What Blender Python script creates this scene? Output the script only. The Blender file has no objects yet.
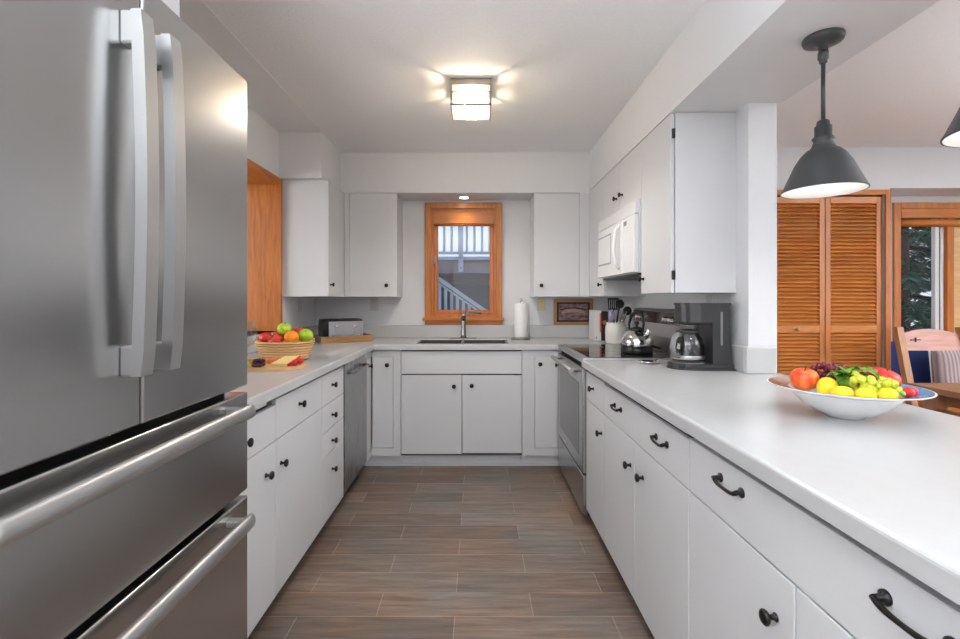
import bpy, bmesh, math, random
from mathutils import Vector, Matrix
random.seed(7)
PI = math.pi
S = bpy.context.scene
COL = S.collection

# ------------------------------------------------------------------ camera
H = 1.24
cd = bpy.data.cameras.new('camera'); cam = bpy.data.objects.new('camera', cd); COL.objects.link(cam)
cam.location = (0, 0, H); cam.rotation_euler = (PI/2, 0, 0)
cd.sensor_width = 36; cd.lens = 18.0
cd.shift_x = (480-476.5)/960; cd.shift_y = -(319.5-300)/960
cd.clip_start = 0.02; cd.clip_end = 200
S.camera = cam

# ------------------------------------------------------------------ world, big lights, exposure
w = bpy.data.worlds.new('sky'); S.world = w; w.use_nodes = True
nt = w.node_tree; bg = nt.nodes['Background']
tc = nt.nodes.new('ShaderNodeTexCoord'); sx = nt.nodes.new('ShaderNodeSeparateXYZ'); cr = nt.nodes.new('ShaderNodeValToRGB')
nt.links.new(tc.outputs['Generated'], sx.inputs[0]); nt.links.new(sx.outputs['Z'], cr.inputs[0]); nt.links.new(cr.outputs[0], bg.inputs[0])
cr.color_ramp.elements[0].position = 0.0; cr.color_ramp.elements[0].color = (.72, .78, .88, 1)
cr.color_ramp.elements[1].position = 0.6; cr.color_ramp.elements[1].color = (.45, .58, .85, 1)
bg.inputs[1].default_value = .8

def area(name, loc, rot, sx_, sy_, power, color=(1, 1, 1)):
    l = bpy.data.lights.new(name, 'AREA'); l.shape = 'RECTANGLE'; l.size = sx_; l.size_y = sy_; l.energy = power; l.color = color
    o = bpy.data.objects.new(name, l); COL.objects.link(o); o.location = loc; o.rotation_euler = rot; return o
# added fill lamps at the unseen rear and dining-side windows, in place of daylight
area('fill_rear', (0.3, -2.85, 1.55), (PI/2, 0, 0), 1.7, 1.1, 10, (.935, .97, 1))
area('fill_side', (5.35, 0.6, 1.45), (PI/2, 0, PI/2), 2.0, 1.2, 20, (.95, .98, 1))
# added unseen fill lamps aimed up, so the ceiling bounces soft light
area('ceiling_fill_kitchen', (-.3, -1.1, .40), (PI, 0, 0), 1.2, 1.6, 118, (.90, .955, 1)).data.spread = math.radians(120)
area('ceiling_fill_dining', (4.1, .6, .6), (PI, 0, 0), 1.2, 1.2, 118, (.92, .965, 1)).data.spread = math.radians(110)
area('fill_hall', (-3.3, 1.6, 1.6), (PI/2, 0, -PI/2), 2.4, 1.6, 38, (.98, .99, 1))  # added lamp in the unseen hall, fills through the pass-through
S.view_settings.view_transform = 'Standard'; S.view_settings.look = 'None'
S.view_settings.exposure = 0.5; S.view_settings.gamma = 1.0
S.view_settings.use_curve_mapping = False

# ------------------------------------------------------------------ materials
def newmat(name):
    m = bpy.data.materials.new(name); m.use_nodes = True
    return m, m.node_tree, m.node_tree.nodes['Principled BSDF']
def plain(name, col, rough=.5, metal=0, bump=0, bscale=200, spec=.5, var=0, vscale=6, coat=0, trans=0, ior=1.45, emis=None, estr=0):
    m, t, b = newmat(name)
    b.inputs['Base Color'].default_value = (*col, 1); b.inputs['Roughness'].default_value = rough
    b.inputs['Metallic'].default_value = metal; b.inputs['Specular IOR Level'].default_value = spec
    b.inputs['Coat Weight'].default_value = coat; b.inputs['Transmission Weight'].default_value = trans; b.inputs['IOR'].default_value = ior
    if emis: b.inputs['Emission Color'].default_value = (*emis, 1); b.inputs['Emission Strength'].default_value = estr
    c = t.nodes.new('ShaderNodeTexCoord')
    if bump:
        n = t.nodes.new('ShaderNodeTexNoise'); n.inputs['Scale'].default_value = bscale; n.inputs['Detail'].default_value = 4
        bp = t.nodes.new('ShaderNodeBump'); bp.inputs['Strength'].default_value = bump; bp.inputs['Distance'].default_value = .002
        t.links.new(c.outputs['Object'], n.inputs['Vector']); t.links.new(n.outputs[0], bp.inputs['Height']); t.links.new(bp.outputs[0], b.inputs['Normal'])
    n = t.nodes.new('ShaderNodeTexNoise'); n.inputs['Scale'].default_value = vscale; n.inputs['Detail'].default_value = 5
    mx = t.nodes.new('ShaderNodeMixRGB'); mx.blend_type = 'MULTIPLY'; mx.inputs[0].default_value = 1
    rp = t.nodes.new('ShaderNodeValToRGB'); v = max(var, .02)
    rp.color_ramp.elements[0].position = .3; rp.color_ramp.elements[1].position = .7
    rp.color_ramp.elements[0].color = (1-v, 1-v, 1-v, 1); rp.color_ramp.elements[1].color = (1, 1, 1, 1)
    t.links.new(c.outputs['Object'], n.inputs['Vector']); t.links.new(n.outputs[0], rp.inputs[0]); t.links.new(rp.outputs[0], mx.inputs[2])
    mx.inputs[1].default_value = (*col, 1); t.links.new(mx.outputs[0], b.inputs['Base Color'])
    return m
def grain(name, c1, c2, axis='Z', rough=.4, scale=1.0, coat=.15, freq=14):
    """wood with grain running along axis"""
    m, t, b = newmat(name)
    c = t.nodes.new('ShaderNodeTexCoord'); mp = t.nodes.new('ShaderNodeMapping')
    f = {'X': (1.2, freq, freq), 'Y': (freq, 1.2, freq), 'Z': (freq, freq, 1.2)}[axis]
    mp.inputs['Scale'].default_value = [v*scale for v in f]
    n = t.nodes.new('ShaderNodeTexNoise'); n.inputs['Scale'].default_value = 3; n.inputs['Detail'].default_value = 8; n.inputs['Roughness'].default_value = .65; n.inputs['Distortion'].default_value = .6
    r = t.nodes.new('ShaderNodeValToRGB'); r.color_ramp.elements[0].position = .32; r.color_ramp.elements[1].position = .68
    r.color_ramp.elements[0].color = (*c1, 1); r.color_ramp.elements[1].color = (*c2, 1)
    t.links.new(c.outputs['Object'], mp.inputs[0]); t.links.new(mp.outputs[0], n.inputs['Vector']); t.links.new(n.outputs[0], r.inputs[0]); t.links.new(r.outputs[0], b.inputs['Base Color'])
    b.inputs['Roughness'].default_value = rough; b.inputs['Coat Weight'].default_value = coat; b.inputs['Coat Roughness'].default_value = .25
    bp = t.nodes.new('ShaderNodeBump'); bp.inputs['Strength'].default_value = .12; bp.inputs['Distance'].default_value = .002
    t.links.new(n.outputs[0], bp.inputs['Height']); t.links.new(bp.outputs[0], b.inputs['Normal'])
    return m
def steel(name, base=.42, rough=.28, axis='Y', aniso=.6, streak=.12):
    m, t, b = newmat(name)
    b.inputs['Metallic'].default_value = 1
    c = t.nodes.new('ShaderNodeTexCoord'); mp = t.nodes.new('ShaderNodeMapping')
    f = {'X': (1, 60, 60), 'Y': (60, 1, 60), 'Z': (60, 60, 1)}[axis]; mp.inputs['Scale'].default_value = f
    n = t.nodes.new('ShaderNodeTexNoise'); n.inputs['Scale'].default_value = 6; n.inputs['Detail'].default_value = 3
    r = t.nodes.new('ShaderNodeMapRange'); r.inputs[3].default_value = rough-.01; r.inputs[4].default_value = rough+.02
    r2 = t.nodes.new('ShaderNodeValToRGB'); r2.color_ramp.elements[0].color = (base*(1-streak),)*3+(1,); r2.color_ramp.elements[1].color = (base*(1+streak),)*3+(1,)
    t.links.new(c.outputs['Object'], mp.inputs[0]); t.links.new(mp.outputs[0], n.inputs['Vector'])
    t.links.new(n.outputs[0], r.inputs[0]); t.links.new(r.outputs[0], b.inputs['Roughness']); t.links.new(n.outputs[0], r2.inputs[0]); t.links.new(r2.outputs[0], b.inputs['Base Color'])
    b.inputs['Anisotropic'].default_value = aniso
    return m
def pane_mat(name, tint=(1, 1, 1), refl=.02):
    m = bpy.data.materials.new(name); m.use_nodes = True; t = m.node_tree; t.nodes.clear()
    o = t.nodes.new('ShaderNodeOutputMaterial'); mx = t.nodes.new('ShaderNodeMixShader'); tr = t.nodes.new('ShaderNodeBsdfTransparent'); gl = t.nodes.new('ShaderNodeBsdfGlossy')
    lw0 = t.nodes.new('ShaderNodeLayerWeight'); lw0.inputs[0].default_value = .5
    lw = t.nodes.new('ShaderNodeMath'); lw.operation = 'POWER'; lw.inputs[1].default_value = 4
    ma = t.nodes.new('ShaderNodeMath'); ma.operation = 'MULTIPLY_ADD'; ma.inputs[1].default_value = .6; ma.inputs[2].default_value = refl; ma.use_clamp = True
    t.links.new(lw0.outputs['Facing'], lw.inputs[0])
    tr.inputs[0].default_value = (*tint, 1); gl.inputs['Roughness'].default_value = .03
    t.links.new(lw.outputs[0], ma.inputs[0]); t.links.new(ma.outputs[0], mx.inputs[0])
    t.links.new(tr.outputs[0], mx.inputs[1]); t.links.new(gl.outputs[0], mx.inputs[2]); t.links.new(mx.outputs[0], o.inputs[0])
    return m
def tile_floor():
    m, t, b = newmat('wood_look_tile')
    c = t.nodes.new('ShaderNodeTexCoord'); mp = t.nodes.new('ShaderNodeMapping'); mp.inputs['Location'].default_value = (.0855+6.17, 1.159, 0)
    br = t.nodes.new('ShaderNodeTexBrick'); br.offset = .5; br.offset_frequency = 2; br.squash = 1
    br.inputs['Scale'].default_value = 1; br.inputs['Brick Width'].default_value = .617; br.inputs['Row Height'].default_value = .152
    br.inputs['Mortar Size'].default_value = .0018; br.inputs['Mortar Smooth'].default_value = .1
    br.inputs['Color1'].default_value = (.165, .135, .112, 1); br.inputs['Color2'].default_value = (.29, .25, .218, 1); br.inputs['Mortar'].default_value = (.40, .34, .285, 1)
    t.links.new(c.outputs['Object'], mp.inputs[0]); t.links.new(mp.outputs[0], br.inputs['Vector'])
    mp2 = t.nodes.new('ShaderNodeMapping'); mp2.inputs['Scale'].default_value = (1.6, 17, 1)
    n = t.nodes.new('ShaderNodeTexNoise'); n.inputs['Scale'].default_value = 2.2; n.inputs['Detail'].default_value = 9; n.inputs['Roughness'].default_value = .7; n.inputs['Distortion'].default_value = .5
    t.links.new(c.outputs['Object'], mp2.inputs[0]); t.links.new(mp2.outputs[0], n.inputs['Vector'])
    r = t.nodes.new('ShaderNodeValToRGB'); r.color_ramp.elements[0].position = .25; r.color_ramp.elements[1].position = .75
    r.color_ramp.elements[0].color = (.48, .46, .44, 1); r.color_ramp.elements[1].color = (1.35, 1.3, 1.25, 1)
    t.links.new(n.outputs[0], r.inputs[0])
    mx = t.nodes.new('ShaderNodeMixRGB'); mx.blend_type = 'MULTIPLY'; mx.inputs[0].default_value = 1
    t.links.new(br.outputs['Color'], mx.inputs[1]); t.links.new(r.outputs[0], mx.inputs[2])
    # warm / cool patches between planks
    n2 = t.nodes.new('ShaderNodeTexNoise'); n2.inputs['Scale'].default_value = 2.3; n2.inputs['Detail'].default_value = 4; t.links.new(c.outputs['Object'], n2.inputs['Vector'])
    r3 = t.nodes.new('ShaderNodeValToRGB'); r3.color_ramp.elements[0].position = .35; r3.color_ramp.elements[1].position = .65
    r3.color_ramp.elements[0].color = (1.22, .98, .86, 1); r3.color_ramp.elements[1].color = (.92, 1.0, 1.06, 1)
    t.links.new(n2.outputs[0], r3.inputs[0])
    m2 = t.nodes.new('ShaderNodeMixRGB'); m2.blend_type = 'MULTIPLY'; m2.inputs[0].default_value = 1
    t.links.new(mx.outputs[0], m2.inputs[1]); t.links.new(r3.outputs[0], m2.inputs[2]); t.links.new(m2.outputs[0], b.inputs['Base Color'])
    b.inputs['Roughness'].default_value = .42
    bp = t.nodes.new('ShaderNodeBump'); bp.inputs['Strength'].default_value = .25; bp.inputs['Distance'].default_value = .002; bp.invert = True
    t.links.new(br.outputs['Fac'], bp.inputs['Height']); t.links.new(bp.outputs[0], b.inputs['Normal'])
    return m
M = {}
M['wall'] = plain('wall_paint', (.72, .72, .73), .6, bump=.05, bscale=90)
M['ceil'] = plain('ceiling_texture', (.88, .88, .885), .75, bump=.5, bscale=70, var=.04, vscale=60)
M['ceil2'] = plain('smooth_ceiling', (.80, .80, .805), .6)
M['cab'] = plain('cabinet_paint', (.67, .67, .68), .38, bump=.04, bscale=60, var=.02, vscale=3)
M['gap_shade'] = plain('carcass_gap_shade', (.14, .135, .13), .6)  # dark carcass colour stands in for shade in door and drawer gaps
M['counter'] = plain('white_quartz', (.545, .545, .545), .22, var=.015, vscale=25)
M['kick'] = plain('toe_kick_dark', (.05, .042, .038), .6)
M['tile'] = tile_floor()
M['wood'] = grain('honey_trim', (.42, .115, .014), (.64, .215, .032), 'Z')
M['woodx'] = grain('honey_trim_across', (.42, .115, .014), (.64, .215, .032), 'X')
M['woody'] = grain('honey_trim_deep', (.42, .115, .014), (.64, .215, .032), 'Y')
M['door'] = grain('louver_wood', (.52, .165, .035), (.78, .30, .075), 'X', rough=.35, freq=8)
M['doorv'] = grain('louver_stile_wood', (.46, .145, .035), (.66, .25, .07), 'Z', rough=.35, freq=8)
M['tray'] = grain('bamboo', (.30, .155, .055), (.48, .27, .11), 'X')
M['board'] = grain('pale_board', (.62, .36, .15), (.80, .52, .26), 'X', freq=10)
M['table'] = grain('table_wood', (.26, .105, .042), (.42, .19, .08), 'Y')
M['chair'] = grain('chair_wood', (.40, .18, .075), (.58, .30, .14), 'Z')
M['rail'] = grain('rosy_rail_wood', (.50, .24, .19), (.66, .36, .30), 'X')
M['steel'] = steel('brushed_steel', .46, .24, 'Y', aniso=0, streak=.0)
M['steelv'] = steel('brushed_steel_upright', .34, .27, 'Z', aniso=0, streak=.02)
M['handle'] = steel('satin_handle', .50, .40, 'Z', aniso=0, streak=.01)
M['toast'] = plain('toaster_steel', (.42, .42, .43), .42, metal=1)
M['chrome'] = plain('chrome', (.75, .75, .76), .08, metal=1)
M['faucet'] = plain('faucet_steel', (.36, .36, .37), .25, metal=1)
M['sink'] = plain('sink_dark', (.05, .052, .055), .35)
M['bronze'] = plain('black_bronze', (.012, .011, .011), .3, metal=.4, spec=.6)
M['black'] = plain('black_plastic', (.016, .016, .017), .35)
M['gasket'] = plain('gasket', (.006, .006, .006), .7)
M['cmaker'] = plain('charcoal_plastic', (.042, .043, .045), .32, var=.04)
M['cgray'] = plain('grey_plastic', (.22, .22, .22), .4)
M['glassblack'] = plain('black_glass', (.02, .02, .022), .06, spec=.8)
M['oven_glass'] = plain('oven_window_glass', (.10, .10, .105), .12, spec=.8)
M['white'] = plain('white_enamel', (.82, .82, .82), .22)
M['whitegrey'] = plain('grey_white_plastic', (.42, .42, .43), .25)
M['plate'] = plain('outlet_plate', (.60, .60, .58), .4)
M['ivory'] = plain('ivory_plate', (.66, .66, .52), .4)
M['slotm'] = plain('outlet_slot', (.12, .12, .12), .5)
M['paper'] = plain('paper_towel_white', (.86, .86, .86), .9, bump=.6, bscale=150)
M['crock'] = plain('cream_stoneware', (.76, .74, .69), .25, var=.05, vscale=20)
M['shade'] = plain('pendant_grey', (.065, .068, .072), .42, metal=.3)
M['shadein'] = plain('pendant_inner', (.34, .335, .33), .5)
M['bulb'] = plain('bulb_glow', (1, .9, .75), .4, emis=(1, .88, .72), estr=5)
def lit_glass():
    m = bpy.data.materials.new('lit_frosted_glass'); m.use_nodes = True; t = m.node_tree; t.nodes.clear()
    o = t.nodes.new('ShaderNodeOutputMaterial'); mx = t.nodes.new('ShaderNodeMixShader'); tr = t.nodes.new('ShaderNodeBsdfTransparent'); tl = t.nodes.new('ShaderNodeBsdfTranslucent')
    em = t.nodes.new('ShaderNodeEmission'); ad = t.nodes.new('ShaderNodeAddShader'); em.inputs[0].default_value = (1, .85, .62, 1); em.inputs[1].default_value = .25
    tr.inputs[0].default_value = (1, .93, .82, 1); tl.inputs[0].default_value = (.34, .29, .22, 1); mx.inputs[0].default_value = .35
    t.links.new(tr.outputs[0], mx.inputs[1]); t.links.new(tl.outputs[0], mx.inputs[2]); t.links.new(mx.outputs[0], ad.inputs[0]); t.links.new(em.outputs[0], ad.inputs[1]); t.links.new(ad.outputs[0], o.inputs[0])
    return m
M['diff'] = lit_glass()
M['nickel'] = plain('satin_nickel', (.30, .29, .28), .35, metal=.9)
M['downlight'] = plain('downlight_lens', (1, 1, 1), .4, emis=(1, .95, .86), estr=8)
M['pane'] = pane_mat('window_glass')
M['glass'] = pane_mat('drinking_glass', (.93, .93, .93), .05)
M['carafe'] = pane_mat('carafe_glass', (.66, .66, .67), .08)
M['navy'] = plain('navy_fabric', (.018, .035, .16), .85, bump=.5, bscale=300)
M['rim'] = None
M['basket'] = None

def apple_mat(name, c1, c2, rough=.28, sc=9):
    m, t, b = newmat(name)
    c = t.nodes.new('ShaderNodeTexCoord'); mp = t.nodes.new('ShaderNodeMapping'); mp.inputs['Scale'].default_value = (sc*2, sc*2, sc*.6)
    n = t.nodes.new('ShaderNodeTexNoise'); n.inputs['Scale'].default_value = 1.5; n.inputs['Detail'].default_value = 5
    r = t.nodes.new('ShaderNodeValToRGB'); r.color_ramp.elements[0].position = .38; r.color_ramp.elements[1].position = .62
    r.color_ramp.elements[0].color = (*c1, 1); r.color_ramp.elements[1].color = (*c2, 1)
    t.links.new(c.outputs['Object'], mp.inputs[0]); t.links.new(mp.outputs[0], n.inputs['Vector']); t.links.new(n.outputs[0], r.inputs[0]); t.links.new(r.outputs[0], b.inputs['Base Color'])
    b.inputs['Roughness'].default_value = rough; return m
M['redapple'] = apple_mat('red_apple_skin', (.55, .012, .012), (.72, .05, .03))
M['blush'] = apple_mat('orange_red_apple_skin', (.72, .05, .015), (.85, .22, .04))
M['greenapple'] = apple_mat('green_apple_skin', (.33, .55, .02), (.46, .66, .05))
M['orange'] = plain('orange_peel', (.95, .30, .01), .4, bump=.4, bscale=500)
M['lemon'] = plain('lemon_peel', (.90, .68, .02), .4, bump=.3, bscale=400)
M['ggrape'] = plain('green_grape_skin', (.55, .60, .05), .2)
M['rgrape'] = plain('red_grape_skin', (.16, .01, .03), .22)
M['dgrape'] = plain('dark_grape_skin', (.05, .012, .03), .25)
M['leaf'] = apple_mat('lettuce_leaf', (.16, .42, .03), (.42, .66, .14), .5, 20)
M['stem'] = plain('stem_brown', (.13, .08, .03), .7)
M['cheese'] = plain('pale_cheese', (.90, .66, .28), .5)
M['cracker'] = plain('cracker_orange', (.80, .30, .09), .8, var=.3, vscale=50)
M['berry'] = plain('red_berry', (.68, .02, .02), .3)
M['teal'] = None

# ------------------------------------------------------------------ mesh helpers
FR = {}      # frame origin (building coordinates) of each object
class MB:
    def __init__(s): s.bm = bmesh.new(); s.mi = 0; s.off = Vector((0, 0, 0))
    def _m(s, fs, smooth=False):
        for f in fs: f.material_index = s.mi; f.smooth = smooth
    def box(s, x0, x1, y0, y1, z0, z1, bev=0, seg=1):
        if x1 < x0: x0, x1 = x1, x0
        if y1 < y0: y0, y1 = y1, y0
        if z1 < z0: z0, z1 = z1, z0
        vs = [s.bm.verts.new((x, y, z)) for z in (z0, z1) for x, y in ((x0, y0), (x1, y0), (x1, y1), (x0, y1))]
        fs = [s.bm.faces.new([vs[i] for i in q]) for q in ((3, 2, 1, 0), (4, 5, 6, 7), (0, 1, 5, 4), (1, 2, 6, 5), (2, 3, 7, 6), (3, 0, 4, 7))]
        s._m(fs)
        if bev:
            es = {e for f in fs for e in f.edges}
            r = bmesh.ops.bevel(s.bm, geom=list(es), offset=bev, segments=seg, affect='EDGES', profile=.5)
            s._m(r['faces'], seg > 1)
            return [v for v in r['verts']]
        return vs
    def rings(s, rings, cap=True, smooth=True, close=True):
        vv = [[s.bm.verts.new(p) for p in r] for r in rings]; fs = []
        n = len(vv[0])
        for a, b in zip(vv, vv[1:]):
            for i in range(n if close else n-1):
                j = (i+1) % n
                try: fs.append(s.bm.faces.new((a[i], a[j], b[j], b[i])))
                except ValueError: pass
        s._m(fs, smooth)
        if cap and close:
            c = []
            for r, rev in ((vv[0], True), (vv[-1], False)):
                try: c.append(s.bm.faces.new(list(reversed(r)) if rev else r))
                except ValueError: pass
            s._m(c, False)
        return vv
    def frame(s, d):
        d = d.normalized(); up = Vector((0, 0, 1)) if abs(d.z) < .95 else Vector((1, 0, 0))
        a = d.cross(up).normalized(); b = a.cross(d).normalized(); return a, b
    def lathe(s, prof, base, axis=(0, 0, 1), seg=24, cap=True, smooth=True):
        """prof = [(r, t)] measured along axis from base"""
        d = Vector(axis).normalized(); a, b = s.frame(d); base = Vector(base)
        rs = [[base + d*t + a*(r*math.cos(2*PI*k/seg)) - b*(r*math.sin(2*PI*k/seg)) for k in range(seg)] for r, t in prof]
        # orientation: a x (-b) -> outwards
        return s.rings(rs, cap, smooth)
    def cyl(s, p0, p1, r0, r1=None, seg=16, smooth=True):
        p0, p1 = Vector(p0), Vector(p1); r1 = r0 if r1 is None else r1
        s.lathe([(r0, 0), (r1, (p1-p0).length)], p0, p1-p0, seg, True, smooth)
    def tube(s, pts, r, seg=10, ry=None):
        pts = [Vector(p) for p in pts]; n = len(pts); rs = []
        pa = None
        for i, p in enumerate(pts):
            d = (pts[min(i+1, n-1)] - pts[max(i-1, 0)]).normalized()
            if pa is None: a, b = s.frame(d)
            else:
                a = (pa - d*pa.dot(d)).normalized(); b = a.cross(d).normalized()
            pa = a; rr = r[i] if isinstance(r, (list, tuple)) else r; r2 = ry if ry else rr
            rs.append([p + a*(rr*math.cos(2*PI*k/seg)) - b*(r2*math.sin(2*PI*k/seg)) for k in range(seg)])
        s.rings(rs)
    def ball(s, c, r, sc=(1, 1, 1), seg=16, rng=10, rot=None):
        c = Vector(c); rs = []
        for i in range(rng+1):
            th = PI*i/rng; z = -math.cos(th); q = max(math.sin(th), .02)
            ring = []
            for k in range(seg):
                v = Vector((q*math.cos(2*PI*k/seg)*r*sc[0], q*math.sin(2*PI*k/seg)*r*sc[1], z*r*sc[2]))
                if rot: v = rot @ v
                ring.append(c+v)
            rs.append(ring)
        s.rings(rs)
    def prism(s, pts, vec, smooth=False):
        """closed polygon pts extruded by vec"""
        v = Vector(vec); a = [s.bm.verts.new(Vector(p)) for p in pts]; b = [s.bm.verts.new(Vector(p)+v) for p in pts]
        fs = [s.bm.faces.new(list(reversed(a))), s.bm.faces.new(b)]; n = len(a)
        for i in range(n): fs.append(s.bm.faces.new((a[i], a[(i+1) % n], b[(i+1) % n], b[i])))
        s._m(fs, smooth)
    def build(s, name, mats, parent=None, origin=None, label=None):
        bmesh.ops.recalc_face_normals(s.bm, faces=s.bm.faces)
        me = bpy.data.meshes.new(name)
        co = [v.co for v in s.bm.verts]
        if origin is None:
            mn = [min(c[i] for c in co) for i in range(3)]; mxx = [max(c[i] for c in co) for i in range(3)]
            origin = Vector(((mn[0]+mxx[0])/2, (mn[1]+mxx[1])/2, mn[2]))
        else: origin = Vector(origin)
        bmesh.ops.translate(s.bm, vec=-origin, verts=s.bm.verts)
        s.bm.to_mesh(me); s.bm.free()
        for m in (mats if isinstance(mats, (list, tuple)) else [mats]): me.materials.append(m)
        o = bpy.data.objects.new(name, me); COL.objects.link(o)
        FR[o] = origin
        if parent: o.parent = parent; o.location = origin - FR[parent]
        else: o.location = origin
        if label: o['label'] = label
        return o
def tag(o, label, cat, group=None):
    o['label'] = label; o['category'] = cat
    if group: o['group'] = group
    return o
def thing(name, label, cat, loc=(0, 0, 0), group=None, rz=None):
    """Empty at the base. Unrotated: children are built in world coordinates. rz given: children in local coordinates."""
    o = bpy.data.objects.new(name, None); COL.objects.link(o); o.location = loc; o.empty_display_size = .05
    FR[o] = Vector(loc)
    if rz is not None: o.rotation_euler = (0, 0, rz); FR[o] = Vector((0, 0, 0))
    return tag(o, label, cat, group)
def struct(name, mb, mats, parent=None):
    o = mb.build(name, mats, parent)
    if parent is None: o['kind'] = 'structure'
    return o
def boxobj(name, m, parent, *b, bev=0, seg=1):
    q = MB(); q.box(*b, bev=bev, seg=seg); return q.build(name, m, parent)
def dup(o, loc, label=None, parent=None):
    c = o.copy(); COL.objects.link(c); c.location = loc
    if parent: c.parent = parent
    if label: c['label'] = label
    for ch in o.children:
        d = ch.copy(); COL.objects.link(d); d.parent = c
        for g in ch.children:
            e = g.copy(); COL.objects.link(e); e.parent = d
    return c
def plate(cells_x, cells_y, inside, z0, z1, bev, seg=3):
    """slab over the grid cells for which inside(cx, cy); top outline edges rounded"""
    mb = MB(); bm = mb.bm; V = {}
    def vert(i, j):
        if (i, j) not in V: V[(i, j)] = bm.verts.new((cells_x[i], cells_y[j], z0))
        return V[(i, j)]
    fs = []
    for i in range(len(cells_x)-1):
        for j in range(len(cells_y)-1):
            if inside((cells_x[i]+cells_x[i+1])/2, (cells_y[j]+cells_y[j+1])/2):
                fs.append(bm.faces.new((vert(i, j), vert(i+1, j), vert(i+1, j+1), vert(i, j+1))))
    r = bmesh.ops.extrude_face_region(bm, geom=fs)
    bmesh.ops.translate(bm, vec=(0, 0, z1-z0), verts=[g for g in r['geom'] if isinstance(g, bmesh.types.BMVert)])
    bmesh.ops.recalc_face_normals(bm, faces=bm.faces)
    bmesh.ops.dissolve_limit(bm, angle_limit=.01, verts=bm.verts, edges=bm.edges)
    es = [e for e in bm.edges if len(e.link_faces) == 2 and e.link_faces[0].normal.angle(e.link_faces[1].normal) > 1 and all(v.co.z > z1-1e-4 for v in e.verts)]
    rb = bmesh.ops.bevel(bm, geom=es, offset=bev, segments=seg, affect='EDGES', profile=.5)
    return mb

# ------------------------------------------------------------------ key planes
XL, XR, YB = -.775, .602, 3.53          # cabinet faces: left run, right run, back run
WL, WR, WRo, WB = -1.40, 1.215, 1.342, 4.17
ZC, ZF, CEIL = .914, .875, 2.43
ZS = ZC+.0007                            # things rest on the worktops here
YD = 3.73                               # dining far wall
YN = 4.03                               # recessed window wall
XE = 5.5; YREAR = -3.0; XHALL = -3.7
Y0C = .43                               # near end of the peninsula cabinets

# ------------------------------------------------------------------ setting
q = MB(); q.box(XHALL, XE, YREAR, WB, -.1, 0); f = q.build('floor', M['tile'], origin=(0, 0, 0)); f['kind'] = 'structure'
q = MB(); q.box(XHALL, XE+.15, YREAR-.15, WB+.15, CEIL, CEIL+.1); struct('ceiling', q, M['ceil'])
q = MB(); q.box(WL, -1.09, YREAR, 3.40, CEIL-.0015, CEIL+.001); struct('trim_1', q, M['ceil2'])
# left wall with wood lined pass-through
oy0, oy1, oz0, oz1 = 1.55, 3.437, 1.02, 2.085
q = MB(); T = .34
q.box(WL-T, WL, YREAR, oy0, 0, CEIL); q.box(WL-T, WL, oy1, WB, 0, CEIL)
q.box(WL-T, WL, oy0, oy1, 0, oz0); q.box(WL-T, WL, oy0, oy1, oz1, CEIL)
struct('wall_left', q, M['wall'])
q = MB(); q.box(WL-T-.01, WL+.006, oy1-.022, oy1+.012, oz0, oz1+.02); q.box(WL-T-.01, WL+.006, oy0-.012, oy0+.022, oz0, oz1+.02); struct('trim_2', q, M['wood'])
q = MB(); q.box(WL-T-.01, WL+.006, oy0, oy1-.022, oz1-.022, oz1+.02); q.box(WL-T-.01, WL+.006, oy0, oy1-.022, oz0-.02, oz0); struct('trim_3', q, M['woody'])
# hall beyond the pass-through
q = MB(); q.box(XHALL-.1, XHALL, YREAR, WB, 0, CEIL); struct('wall_hall', q, M['wall'])
# back wall with window hole
wx0, wx1, wz0, wz1 = -.395, .175, 1.08, 2.03
q = MB(); q.box(XHALL, wx0, WB, WB+.15, 0, CEIL); q.box(wx1, WRo, WB, WB+.15, 0, CEIL)
q.box(wx0, wx1, WB, WB+.15, 0, wz0); q.box(wx0, wx1, WB, WB+.15, wz1, CEIL); struct('wall_back', q, M['wall'])
# right partition (its near end faces the viewer)
q = MB(); q.box(WR, WRo, 2.144, WB, 0, CEIL); struct('wall_right', q, M['wall'])
# soffits
q = MB(); q.box(.91, 1.362, YREAR, 2.144, 2.12, CEIL); q.box(.91, WR, 2.144, 3.87, 2.12, CEIL); struct('trim_4', q, M['wall'])
q = MB(); q.box(WL, WR, 3.87, WB, 2.105, CEIL); struct('trim_5', q, M['wall'])
q = MB(); q.box(WL, -1.096, 3.40, 3.87, 2.105, CEIL); struct('trim_6', q, M['wall'])
# dining walls
dx0, dx1 = 2.255, 3.172
q = MB(); q.box(WRo, dx0, YD, YD+.4, 0, CEIL); q.box(dx1, 3.213, YD, YD+.4, 0, CEIL); q.box(dx0, dx1, YD, YD+.4, 2.062, CEIL)
q.box(3.213, XE, YD, YN, 2.11, CEIL); q.box(dx0, dx1, YD+.3, YD+.4, 0, 2.062); struct('wall_dining', q, M['wall'])
nx0, nx1, nz0, nz1 = 3.545, 4.75, .92, 1.99
q = MB(); q.box(3.213, nx0, YN, YN+.14, 0, CEIL); q.box(nx1, XE, YN, YN+.14, 0, CEIL); q.box(nx0, nx1, YN, YN+.14, 0, nz0); q.box(nx0, nx1, YN, YN+.14, nz1, CEIL)
struct('wall_recess', q, M['wall'])
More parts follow.
